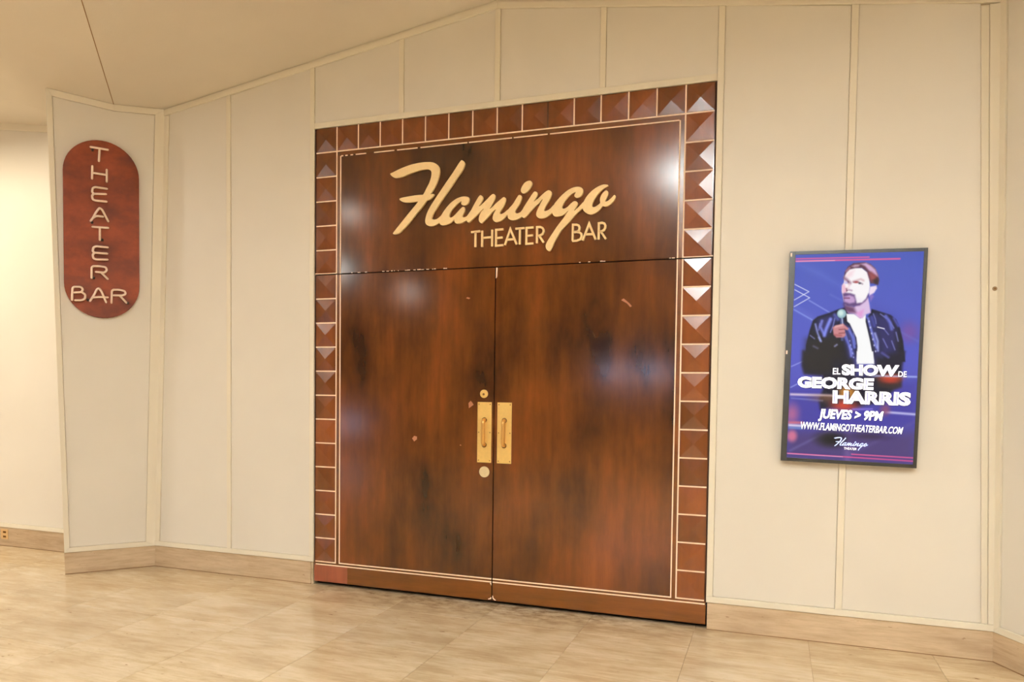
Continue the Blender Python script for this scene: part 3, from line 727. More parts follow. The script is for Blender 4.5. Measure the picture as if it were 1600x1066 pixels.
# ------------------------------------------------------------------ measured tables: outlines of the lettering, picture on the screen
SCRIPT_OUTLINES = [[(-0.2328, 2.8244), (-0.2297, 2.8243), (-0.226, 2.8229), (-0.2179, 2.8173), (-0.2137, 2.812), (-0.2104, 2.8051), (-0.2096, 2.7997), (-0.2107, 2.7918), (-0.2142, 2.7814), (-0.2194, 2.7705), (-0.2252, 2.7609), (-0.2347, 2.7479), (-0.2587, 2.7187), (-0.2884, 2.6796), (-0.307, 2.6562), (-0.3652, 2.5849), (-0.378, 2.5682), (-0.398, 2.5398), (-0.4149, 2.5185), (-0.4208, 2.51), (-0.4276, 2.4982), (-0.4312, 2.4903), (-0.4347, 2.481), (-0.4365, 2.4743), (-0.4364, 2.4709), (-0.4353, 2.4681), (-0.4332, 2.4662), (-0.4286, 2.4642), (-0.4241, 2.463), (-0.415, 2.4625), (-0.4037, 2.4643), (-0.3984, 2.4664), (-0.3917, 2.47), (-0.376, 2.481), (-0.3708, 2.4857), (-0.3544, 2.509), (-0.3472, 2.5181), (-0.3327, 2.5346), (-0.3125, 2.5545), (-0.2988, 2.5653), (-0.2897, 2.5715), (-0.272, 2.5817), (-0.2625, 2.586), (-0.2544, 2.5888), (-0.2478, 2.5909), (-0.2375, 2.5933), (-0.2265, 2.5952), (-0.2169, 2.5959), (-0.203, 2.595), (-0.195, 2.5934), (-0.1862, 2.5902), (-0.1825, 2.5877), (-0.1804, 2.5857), (-0.1787, 2.5829), (-0.1778, 2.5802), (-0.1772, 2.5748), (-0.1776, 2.5682), (-0.1796, 2.5596), (-0.1831, 2.5525), (-0.1877, 2.5475), (-0.1959, 2.5425), (-0.2046, 2.5397), (-0.2083, 2.5393), (-0.2134, 2.5394), (-0.2193, 2.5401), (-0.2244, 2.542), (-0.2281, 2.5447), (-0.2309, 2.5485), (-0.2326, 2.552), (-0.233, 2.5547), (-0.2324, 2.5573), (-0.2287, 2.5644), (-0.2287, 2.5658), (-0.2299, 2.5669), (-0.2328, 2.5668), (-0.2379, 2.5652), (-0.2496, 2.5587), (-0.265, 2.5471), (-0.2826, 2.5315), (-0.2951, 2.5179), (-0.3038, 2.506), (-0.308, 2.4985), (-0.3104, 2.4926), (-0.3121, 2.4873), (-0.3136, 2.4793), (-0.3132, 2.4746), (-0.3117, 2.4712), (-0.3094, 2.4692), (-0.3057, 2.4679), (-0.3005, 2.4683), (-0.2946, 2.47), (-0.2894, 2.4724), (-0.2818, 2.4773), (-0.271, 2.4864), (-0.2399, 2.5162), (-0.229, 2.5255), (-0.2236, 2.5292), (-0.2199, 2.5299), (-0.2155, 2.5296), (-0.2133, 2.5289), (-0.2103, 2.5271), (-0.209, 2.5255), (-0.207, 2.5194), (-0.2069, 2.51), (-0.2082, 2.5034), (-0.21, 2.4988), (-0.2231, 2.4748), (-0.2239, 2.4722), (-0.2236, 2.4695), (-0.2218, 2.4674), (-0.2192, 2.4658), (-0.2148, 2.4646), (-0.2097, 2.4642), (-0.2009, 2.4654), (-0.195, 2.4683), (-0.1904, 2.472), (-0.1863, 2.4765), (-0.1611, 2.5089), (-0.1424, 2.5416), (-0.132, 2.5582), (-0.1159, 2.5824), (-0.107, 2.5926), (-0.1034, 2.5948), (-0.1006, 2.5954), (-0.0977, 2.595), (-0.0948, 2.5935), (-0.0881, 2.587), (-0.0847, 2.5808), (-0.0836, 2.5767), (-0.0834, 2.5734), (-0.0847, 2.5675), (-0.0877, 2.5604), (-0.098, 2.5432), (-0.1076, 2.5292), (-0.1085, 2.5273), (-0.1084, 2.5265), (-0.1077, 2.5262), (-0.1034, 2.5281), (-0.0902, 2.5367), (-0.0539, 2.5679), (-0.0351, 2.5854), (-0.0237, 2.5936), (-0.0181, 2.5961), (-0.0131, 2.5963), (-0.0088, 2.5944), (-0.0044, 2.5901), (-0.0023, 2.586), (-0.0011, 2.58), (-0.0012, 2.574), (-0.0034, 2.5636), (-0.0095, 2.5515), (-0.0355, 2.5084), (-0.036, 2.5071), (-0.0355, 2.5059), (-0.032, 2.5073), (-0.0211, 2.5147), (-0.0002, 2.5334), (0.0097, 2.5412), (0.049, 2.5691), (0.0532, 2.5714), (0.0567, 2.572), (0.0603, 2.5711), (0.0638, 2.5685), (0.0675, 2.5638), (0.0692, 2.5578), (0.0691, 2.5506), (0.0657, 2.5383), (0.0599, 2.5249), (0.0548, 2.5148), (0.033, 2.482), (0.0308, 2.4775), (0.0308, 2.4742), (0.0323, 2.4715), (0.0354, 2.4695), (0.0389, 2.4688), (0.0425, 2.4688), (0.0467, 2.4698), (0.0594, 2.4753), (0.0652, 2.4792), (0.0782, 2.4897), (0.0864, 2.4942), (0.0949, 2.5037), (0.1091, 2.5169), (0.1158, 2.5243), (0.1229, 2.5336), (0.1369, 2.5549), (0.15, 2.5736), (0.1541, 2.5771), (0.1582, 2.5781), (0.1624, 2.5772), (0.1666, 2.5753), (0.1694, 2.5733), (0.1723, 2.5699), (0.1736, 2.5666), (0.1741, 2.5633), (0.1729, 2.5542), (0.1701, 2.5447), (0.1652, 2.5326), (0.1612, 2.5244), (0.1557, 2.5157), (0.1395, 2.4933), (0.1356, 2.487), (0.133, 2.48), (0.1327, 2.4741), (0.1332, 2.4708), (0.1353, 2.468), (0.1381, 2.4665), (0.143, 2.4654), (0.1486, 2.4658), (0.1549, 2.4671), (0.1604, 2.4689), (0.1652, 2.4713), (0.1696, 2.4749), (0.1803, 2.4872), (0.1873, 2.4998), (0.1979, 2.516), (0.2358, 2.5696), (0.2434, 2.5796), (0.2485, 2.5857), (0.2527, 2.5896), (0.2548, 2.591), (0.2575, 2.5917), (0.2602, 2.5915), (0.2644, 2.5902), (0.2706, 2.5868), (0.2751, 2.5818), (0.2762, 2.5785), (0.2765, 2.5759), (0.2756, 2.5708), (0.2738, 2.5651), (0.2701, 2.5582), (0.2587, 2.5403), (0.2549, 2.5328), (0.2546, 2.5315), (0.2549, 2.5303), (0.2577, 2.5317), (0.2664, 2.5391), (0.2739, 2.543), (0.2789, 2.5466), (0.3057, 2.5688), (0.3211, 2.5805), (0.3285, 2.5854), (0.338, 2.5904), (0.344, 2.5922), (0.3481, 2.5921), (0.3508, 2.5914), (0.3554, 2.5893), (0.3583, 2.5872), (0.3617, 2.5839), (0.3638, 2.581), (0.3655, 2.5757), (0.3655, 2.5686), (0.3635, 2.5591), (0.3596, 2.5485), (0.3551, 2.5385), (0.3485, 2.5261), (0.3257, 2.4916), (0.3209, 2.4816), (0.3192, 2.4753), (0.3192, 2.4721), (0.3207, 2.4694), (0.3241, 2.4677), (0.3262, 2.4676), (0.3323, 2.4684), (0.3397, 2.4706), (0.3479, 2.474), (0.3579, 2.4801), (0.3632, 2.485), (0.3735, 2.4961), (0.3763, 2.4985), (0.3801, 2.5008), (0.3861, 2.5106), (0.3916, 2.5173), (0.4172, 2.5443), (0.4347, 2.5599), (0.4544, 2.575), (0.4689, 2.584), (0.4799, 2.5894), (0.4907, 2.5938), (0.5039, 2.5975), (0.5184, 2.5994), (0.5296, 2.5992), (0.5369, 2.5979), (0.5428, 2.5962), (0.5501, 2.5925), (0.5541, 2.5896), (0.5574, 2.5863), (0.5599, 2.5827), (0.5613, 2.5794), (0.5625, 2.5749), (0.5624, 2.5654), (0.5606, 2.5586), (0.5582, 2.5531), (0.5525, 2.5453), (0.5483, 2.5416), (0.5437, 2.5386), (0.5392, 2.5367), (0.5333, 2.5352), (0.5293, 2.5347), (0.5247, 2.5348), (0.5187, 2.5356), (0.5134, 2.538), (0.51, 2.5414), (0.508, 2.5453), (0.5076, 2.5492), (0.5081, 2.5523), (0.5092, 2.5544), (0.516, 2.5632), (0.5165, 2.5657), (0.5156, 2.5671), (0.513, 2.5674), (0.5083, 2.5661), (0.4972, 2.5616), (0.4919, 2.5587), (0.4821, 2.552), (0.4749, 2.5461), (0.468, 2.5393), (0.4578, 2.5274), (0.4484, 2.5146), (0.4407, 2.5023), (0.4354, 2.4905), (0.4337, 2.4823), (0.4345, 2.4791), (0.4359, 2.477), (0.4394, 2.4749), (0.4446, 2.4743), (0.452, 2.4759), (0.4575, 2.4781), (0.4681, 2.4845), (0.4872, 2.5023), (0.5006, 2.5122), (0.5039, 2.5139), (0.5078, 2.5149), (0.5164, 2.5143), (0.5218, 2.512), (0.5274, 2.5071), (0.5298, 2.5031), (0.5303, 2.4986), (0.5296, 2.4955), (0.5282, 2.4924), (0.5106, 2.4605), (0.5101, 2.4587), (0.5107, 2.4576), (0.5114, 2.4576), (0.5173, 2.4617), (0.5478, 2.4895), (0.5581, 2.5008), (0.5625, 2.5046), (0.5661, 2.5069), (0.5721, 2.5185), (0.5781, 2.5282), (0.5869, 2.5402), (0.5982, 2.5526), (0.612, 2.5652), (0.6182, 2.5701), (0.6352, 2.5815), (0.6519, 2.5903), (0.6615, 2.5942), (0.6737, 2.5982), (0.6865, 2.6003), (0.7007, 2.5992), (0.7078, 2.5973), (0.7123, 2.5953), (0.715, 2.5928), (0.7154, 2.5915), (0.715, 2.5903), (0.7124, 2.5882), (0.7042, 2.5847), (0.6914, 2.5784), (0.6825, 2.5729), (0.6723, 2.565), (0.6631, 2.5566), (0.652, 2.5443), (0.6458, 2.5365), (0.6361, 2.5227), (0.6316, 2.5155), (0.6253, 2.5033), (0.6207, 2.4923), (0.6191, 2.4861), (0.6184, 2.4805), (0.6197, 2.4753), (0.622, 2.4725), (0.6259, 2.4709), (0.6331, 2.4715), (0.6389, 2.4731), (0.6499, 2.4789), (0.6582, 2.4844), (0.6654, 2.4904), (0.6669, 2.4928), (0.6673, 2.496), (0.6653, 2.5068), (0.6652, 2.5143), (0.6677, 2.5261), (0.6714, 2.5353), (0.6765, 2.5437), (0.6835, 2.5522), (0.6892, 2.5574), (0.6924, 2.5597), (0.6975, 2.5626), (0.7007, 2.5637), (0.7032, 2.5639), (0.7058, 2.5634), (0.7084, 2.562), (0.711, 2.5598), (0.713, 2.5573), (0.7139, 2.5553), (0.7152, 2.5508), (0.7154, 2.5477), (0.7146, 2.5421), (0.7124, 2.5341), (0.6984, 2.5032), (0.6978, 2.5007), (0.6982, 2.4994), (0.6992, 2.4986), (0.7005, 2.4983), (0.7044, 2.4987), (0.7107, 2.5009), (0.7177, 2.5049), (0.7335, 2.5166), (0.7379, 2.5208), (0.7473, 2.5312), (0.7505, 2.5332), (0.7524, 2.5337), (0.7556, 2.5326), (0.7582, 2.5296), (0.7597, 2.5263), (0.7599, 2.5219), (0.7585, 2.5164), (0.7561, 2.5109), (0.7504, 2.5015), (0.7444, 2.4943), (0.7356, 2.4861), (0.7227, 2.477), (0.7141, 2.4726), (0.7074, 2.4708), (0.6997, 2.4702), (0.6926, 2.4707), (0.6861, 2.4742), (0.6848, 2.4744), (0.6829, 2.474), (0.6803, 2.4718), (0.6705, 2.4586), (0.6584, 2.4475), (0.6537, 2.4438), (0.6485, 2.4405), (0.6376, 2.4348), (0.6299, 2.4316), (0.6201, 2.429), (0.6117, 2.4282), (0.6038, 2.4296), (0.5927, 2.4332), (0.5847, 2.4374), (0.5754, 2.4442), (0.5692, 2.4503), (0.5641, 2.4576), (0.5604, 2.4667), (0.5593, 2.4674), (0.558, 2.467), (0.5359, 2.4502), (0.5255, 2.4407), (0.5073, 2.4221), (0.4828, 2.3954), (0.4523, 2.3675), (0.4405, 2.3553), (0.4305, 2.3441), (0.4187, 2.3281), (0.3905, 2.283), (0.3855, 2.2733), (0.3723, 2.2437), (0.3647, 2.2298), (0.3605, 2.2249), (0.3562, 2.2232), (0.3535, 2.2234), (0.3501, 2.2246), (0.3462, 2.2269), (0.3417, 2.2303), (0.3365, 2.2371), (0.3334, 2.2443), (0.3317, 2.2535), (0.3324, 2.2599), (0.3345, 2.2669), (0.339, 2.2771), (0.3477, 2.2921), (0.3554, 2.3039), (0.398, 2.3638), (0.4131, 2.383), (0.4402, 2.4152), (0.4733, 2.4592), (0.4729, 2.4599), (0.4715, 2.4592), (0.4531, 2.445), (0.4405, 2.4376), (0.4352, 2.4351), (0.4292, 2.433), (0.4239, 2.4315), (0.4125, 2.4294), (0.4058, 2.4288), (0.3937, 2.4296), (0.3883, 2.431), (0.3835, 2.4333), (0.3795, 2.4365), (0.3755, 2.4419), (0.3729, 2.4479), (0.3718, 2.4544), (0.3711, 2.4551), (0.3697, 2.4544), (0.3637, 2.4489), (0.347, 2.4375), (0.3355, 2.4312), (0.3247, 2.4271), (0.3152, 2.4251), (0.305, 2.4242), (0.2954, 2.425), (0.2893, 2.4266), (0.2838, 2.429), (0.2789, 2.432), (0.2755, 2.4352), (0.2721, 2.4389), (0.2699, 2.4428), (0.2684, 2.4476), (0.2681, 2.4509), (0.2694, 2.4611), (0.2718, 2.4688), (0.2807, 2.4882), (0.2947, 2.5144), (0.3094, 2.5392), (0.3099, 2.5405), (0.3095, 2.5414), (0.3061, 2.5397), (0.295, 2.5299), (0.2935, 2.5281), (0.2921, 2.5243), (0.2903, 2.5219), (0.2855, 2.5177), (0.2744, 2.5097), (0.2606, 2.4974), (0.2341, 2.4719), (0.2123, 2.4499), (0.2038, 2.4424), (0.1991, 2.4391), (0.1937, 2.4362), (0.19, 2.4352), (0.1866, 2.4352), (0.1831, 2.4365), (0.18, 2.439), (0.1769, 2.4431), (0.1753, 2.4435), (0.165, 2.4372), (0.1567, 2.4328), (0.1428, 2.4282), (0.1317, 2.4262), (0.1198, 2.4256), (0.1142, 2.4259), (0.1071, 2.4271), (0.1008, 2.429), (0.0951, 2.4318), (0.0908, 2.4348), (0.0878, 2.4377), (0.0852, 2.4415), (0.0837, 2.4451), (0.082, 2.4577), (0.0807, 2.4598), (0.0793, 2.4602), (0.0762, 2.4581), (0.0626, 2.4436), (0.0566, 2.4383), (0.0493, 2.4334), (0.0416, 2.4293), (0.0317, 2.4253), (0.0189, 2.4222), (0.0097, 2.4212), (0.004, 2.4216), (0.0004, 2.4225), (-0.006, 2.4258), (-0.0125, 2.4321), (-0.0162, 2.4396), (-0.0172, 2.4443), (-0.0173, 2.449), (-0.0158, 2.4594), (-0.0126, 2.4698), (-0.0095, 2.4762), (-0.001, 2.4889), (0.0019, 2.494), (0.0028, 2.4972), (0.0024, 2.4983), (0.0016, 2.4986), (-0.0012, 2.4974), (-0.0111, 2.4909), (-0.0181, 2.4854), (-0.0489, 2.4536), (-0.0824, 2.4245), (-0.0891, 2.4205), (-0.0913, 2.4202), (-0.0942, 2.4206), (-0.0978, 2.4221), (-0.1022, 2.4255), (-0.1054, 2.4293), (-0.1075, 2.4327), (-0.1092, 2.4362), (-0.1105, 2.4409), (-0.1106, 2.4516), (-0.1076, 2.4654), (-0.1021, 2.478), (-0.0931, 2.4917), (-0.0903, 2.4948), (-0.0795, 2.5047), (-0.0787, 2.5073), (-0.0794, 2.5082), (-0.0801, 2.5084), (-0.0822, 2.5072), (-0.0911, 2.4995), (-0.1076, 2.4867), (-0.1615, 2.4394), (-0.172, 2.4318), (-0.1764, 2.4298), (-0.1785, 2.4295), (-0.1815, 2.4299), (-0.1858, 2.4316), (-0.1888, 2.4336), (-0.1917, 2.4373), (-0.193, 2.4434), (-0.1941, 2.4441), (-0.1962, 2.4435), (-0.2181, 2.4328), (-0.2262, 2.43), (-0.2328, 2.4283), (-0.2416, 2.4269), (-0.2482, 2.4264), (-0.2578, 2.427), (-0.2623, 2.4279), (-0.266, 2.4291), (-0.2697, 2.4312), (-0.2729, 2.4343), (-0.2755, 2.4378), (-0.278, 2.4427), (-0.2795, 2.4468), (-0.2795, 2.4488), (-0.2782, 2.4535), (-0.2788, 2.4547), (-0.2825, 2.4532), (-0.2962, 2.4418), (-0.3046, 2.436), (-0.3091, 2.4337), (-0.315, 2.431), (-0.3246, 2.4279), (-0.3373, 2.4248), (-0.3448, 2.4235), (-0.353, 2.4227), (-0.3627, 2.4232), (-0.3657, 2.4238), (-0.371, 2.4259), (-0.3749, 2.4283), (-0.378, 2.4312), (-0.3813, 2.4362), (-0.3838, 2.4424), (-0.3854, 2.4434), (-0.3951, 2.437), (-0.4034, 2.4323), (-0.4131, 2.4278), (-0.4222, 2.425), (-0.4305, 2.4233), (-0.4418, 2.4225), (-0.4487, 2.4231), (-0.4586, 2.4253), (-0.4677, 2.4294), (-0.4723, 2.4327), (-0.4748, 2.4351), (-0.4788, 2.4401), (-0.4809, 2.4436), (-0.4831, 2.4499), (-0.4835, 2.4527), (-0.4834, 2.4636), (-0.4784, 2.4872), (-0.4715, 2.5066), (-0.4619, 2.5257), (-0.4503, 2.5447), (-0.4424, 2.5564), (-0.4156, 2.5926), (-0.3366, 2.6949), (-0.2921, 2.7498), (-0.2519, 2.8047), (-0.2372, 2.8215), (-0.2348, 2.8235)], [(-0.4801, 2.8341), (-0.4524, 2.832), (-0.438, 2.8293), (-0.4312, 2.8274), (-0.4237, 2.8247), (-0.4146, 2.8204), (-0.4063, 2.8149), (-0.4002, 2.8098), (-0.3943, 2.8029), (-0.3886, 2.7943), (-0.3857, 2.7873), (-0.3839, 2.7784), (-0.3837, 2.7635), (-0.3859, 2.7488), (-0.3887, 2.7369), (-0.3935, 2.721), (-0.3991, 2.7059), (-0.4071, 2.6883), (-0.4216, 2.6636), (-0.4455, 2.6287), (-0.4454, 2.6274), (-0.4437, 2.6267), (-0.4294, 2.6272), (-0.4241, 2.6267), (-0.4218, 2.6256), (-0.4205, 2.6235), (-0.4211, 2.6208), (-0.4237, 2.6169), (-0.429, 2.6112), (-0.4382, 2.6028), (-0.4449, 2.5981), (-0.451, 2.5948), (-0.4593, 2.5919), (-0.4707, 2.5903), (-0.4737, 2.5889), (-0.4902, 2.5686), (-0.5031, 2.5537), (-0.518, 2.5377), (-0.5542, 2.5017), (-0.5898, 2.4613), (-0.5996, 2.4509), (-0.6206, 2.4312), (-0.6585, 2.3995), (-0.6694, 2.3926), (-0.6757, 2.3898), (-0.685, 2.3868), (-0.6905, 2.3857), (-0.703, 2.3848), (-0.707, 2.385), (-0.7133, 2.3863), (-0.7162, 2.3879), (-0.7172, 2.3907), (-0.7155, 2.3948), (-0.7072, 2.4048), (-0.6863, 2.4271), (-0.6083, 2.5094), (-0.5519, 2.5667), (-0.5366, 2.5835), (-0.5361, 2.5855), (-0.537, 2.5862), (-0.5439, 2.5862), (-0.5785, 2.5842), (-0.5971, 2.584), (-0.6218, 2.5857), (-0.6358, 2.5882), (-0.6475, 2.5919), (-0.6593, 2.5983), (-0.664, 2.6018), (-0.6697, 2.6074), (-0.6712, 2.6103), (-0.6707, 2.613), (-0.6688, 2.6147), (-0.6649, 2.6165), (-0.6516, 2.6195), (-0.6392, 2.6211), (-0.5958, 2.625), (-0.5643, 2.6274), (-0.5458, 2.6282), (-0.5251, 2.6281), (-0.503, 2.6273), (-0.4999, 2.628), (-0.4946, 2.6351), (-0.4892, 2.6436), (-0.4739, 2.6704), (-0.4604, 2.6924), (-0.4549, 2.7036), (-0.448, 2.7214), (-0.4437, 2.7366), (-0.4415, 2.7514), (-0.4416, 2.7636), (-0.4425, 2.7684), (-0.4443, 2.7729), (-0.4479, 2.7777), (-0.4519, 2.7811), (-0.4588, 2.7852), (-0.4641, 2.7871), (-0.4709, 2.7887), (-0.477, 2.7893), (-0.4861, 2.7893), (-0.5135, 2.7874), (-0.5403, 2.7833), (-0.5686, 2.7773), (-0.6024, 2.7689), (-0.6372, 2.7585), (-0.6558, 2.7543), (-0.676, 2.7514), (-0.6971, 2.7508), (-0.701, 2.7512), (-0.7089, 2.7533), (-0.7144, 2.7558), (-0.72, 2.7592), (-0.727, 2.7644), (-0.7333, 2.77), (-0.7381, 2.7756), (-0.7394, 2.778), (-0.7395, 2.7801), (-0.7382, 2.7823), (-0.735, 2.7841), (-0.7225, 2.7879), (-0.6905, 2.7997), (-0.6741, 2.8052), (-0.657, 2.8105), (-0.6284, 2.8184), (-0.6006, 2.825), (-0.5744, 2.8295), (-0.5392, 2.8334), (-0.5139, 2.8346), (-0.4911, 2.8347)], [(0.2219, 2.6597), (0.2243, 2.6596), (0.2277, 2.6588), (0.2312, 2.657), (0.2354, 2.6528), (0.2389, 2.6467), (0.2399, 2.6434), (0.2399, 2.6388), (0.2387, 2.6338), (0.2359, 2.6268), (0.2318, 2.6194), (0.2248, 2.6095), (0.2191, 2.6028), (0.212, 2.596), (0.2052, 2.5912), (0.1976, 2.5877), (0.1914, 2.586), (0.1852, 2.5856), (0.179, 2.5872), (0.1734, 2.59), (0.1704, 2.5929), (0.1681, 2.5969), (0.1667, 2.6055), (0.1681, 2.6139), (0.1714, 2.6221), (0.1755, 2.6296), (0.1825, 2.6394), (0.1885, 2.6464), (0.1938, 2.6509), (0.2016, 2.6553), (0.2084, 2.6576), (0.2146, 2.659)]]
SMALL_LETTERS = [('t', [[(-0.1643, 2.3691), (-0.1032, 2.3719)], [(-0.135, 2.3713), (-0.135, 2.2744)]]), ('h', [[(-0.0889, 2.3745), (-0.0893, 2.273)], [(-0.0221, 2.3764), (-0.0219, 2.2735)], [(-0.0884, 2.3291), (-0.0216, 2.3308)]]), ('e', [[(0.0524, 2.375), (0.0046, 2.3739), (0.0042, 2.2746), (0.0536, 2.2769)], [(0.0052, 2.323), (0.0478, 2.325)]]), ('a', [[(0.064, 2.2763), (0.0988, 2.3732), (0.1412, 2.2771)], [(0.0791, 2.3093), (0.1279, 2.31)]]), ('t', [[(0.1322, 2.3732), (0.1909, 2.3745)], [(0.1619, 2.3733), (0.1616, 2.276)]]), ('e', [[(0.25, 2.3748), (0.2051, 2.3741), (0.2049, 2.2762), (0.2504, 2.2771)], [(0.2057, 2.3249), (0.2472, 2.3264)]]), ('r', [[(0.273, 2.2774), (0.2731, 2.3748), (0.2942, 2.3745), (0.3068, 2.369), (0.3144, 2.3582), (0.3156, 2.3462), (0.3083, 2.3301), (0.2924, 2.3229), (0.2739, 2.3211)], [(0.2874, 2.3218), (0.3166, 2.2784)]]), ('b', [[(0.4995, 2.2796), (0.5002, 2.3759), (0.5249, 2.3744), (0.5361, 2.3685), (0.5417, 2.357), (0.5397, 2.3434), (0.53, 2.3332), (0.501, 2.3305)], [(0.5233, 2.3314), (0.5412, 2.3282), (0.5525, 2.319), (0.5554, 2.3037), (0.5477, 2.2861), (0.5242, 2.2787), (0.4973, 2.2789)]]), ('a', [[(0.5621, 2.2776), (0.6004, 2.3762), (0.6416, 2.2797)], [(0.5771, 2.3133), (0.6257, 2.3127)]]), ('r', [[(0.6601, 2.2787), (0.6598, 2.3747), (0.6794, 2.3765), (0.6926, 2.3719), (0.6994, 2.3595), (0.6987, 2.346), (0.6911, 2.3324), (0.6759, 2.326), (0.6606, 2.3256)], [(0.6716, 2.3263), (0.7038, 2.2793)]])]
TUBE_LETTERS = [('t', [[(-0.0597, 0.5607), (0.0444, 0.5578)], [(-0.006, 0.554), (-0.0104, 0.4719)]]), ('h', [[(-0.0513, 0.4281), (-0.0536, 0.3434)], [(-0.0489, 0.3829), (0.0349, 0.3814)], [(0.0379, 0.4165), (0.0374, 0.3345)]]), ('e', [[(0.0371, 0.284), (-0.0357, 0.2864), (-0.0507, 0.2762), (-0.0543, 0.2494), (-0.0444, 0.2382), (0.0312, 0.2453)], [(-0.0444, 0.2382), (-0.0545, 0.2243), (-0.0513, 0.1984), (-0.0363, 0.1922), (0.0337, 0.1931)]]), ('a', [[(-0.0635, 0.0473), (-0.0511, 0.0677), (-0.0313, 0.111), (-0.0087, 0.1454), (0.008, 0.1317), (0.0442, 0.0569)], [(-0.0511, 0.0677), (-0.0287, 0.0861), (0.0105, 0.0846)]]), ('t', [[(-0.0526, 0.0063), (0.0432, 0.0092)], [(-0.0079, 0.0047), (-0.0085, -0.0798)]]), ('e', [[(0.0394, -0.1291), (-0.0327, -0.1276), (-0.0494, -0.1381), (-0.0538, -0.1655), (-0.042, -0.1745), (0.0361, -0.1736)], [(-0.042, -0.1745), (-0.054, -0.1891), (-0.05, -0.2138), (-0.0333, -0.221), (0.0376, -0.2157)]]), ('r', [[(-0.0611, -0.352), (-0.0606, -0.2809), (-0.0516, -0.27), (-0.0157, -0.2668), (0.0264, -0.2698), (0.0353, -0.2895), (0.0201, -0.3099), (-0.034, -0.3091)], [(-0.001, -0.3117), (0.038, -0.3521)]]), ('b', [[(-0.1831, -0.5163), (-0.1795, -0.4355), (-0.1707, -0.4248), (-0.1296, -0.4216), (-0.1151, -0.4374), (-0.1241, -0.4583), (-0.1681, -0.4649)], [(-0.1241, -0.4583), (-0.1006, -0.4735), (-0.1038, -0.5041), (-0.1245, -0.5157), (-0.1627, -0.5183)]]), ('a', [[(-0.0712, -0.5155), (-0.0471, -0.473), (-0.0288, -0.4309), (-0.0168, -0.4232), (-0.0019, -0.4425), (0.0278, -0.519)], [(-0.0532, -0.4905), (-0.0112, -0.4841), (0.0371, -0.4842)]]), ('r', [[(0.0625, -0.5202), (0.0648, -0.4376), (0.074, -0.4266), (0.1107, -0.4239), (0.1477, -0.4315), (0.1538, -0.4518), (0.1352, -0.4635), (0.0768, -0.4676)], [(0.1166, -0.4683), (0.1565, -0.5139)]])]
TUBE_ENDS = [(-0.0505, 0.5448), (-0.0569, 0.0387), (-0.0492, -0.351), (0.1659, -0.5147), (-0.086, -0.5097), (0.0065, -0.0782)]
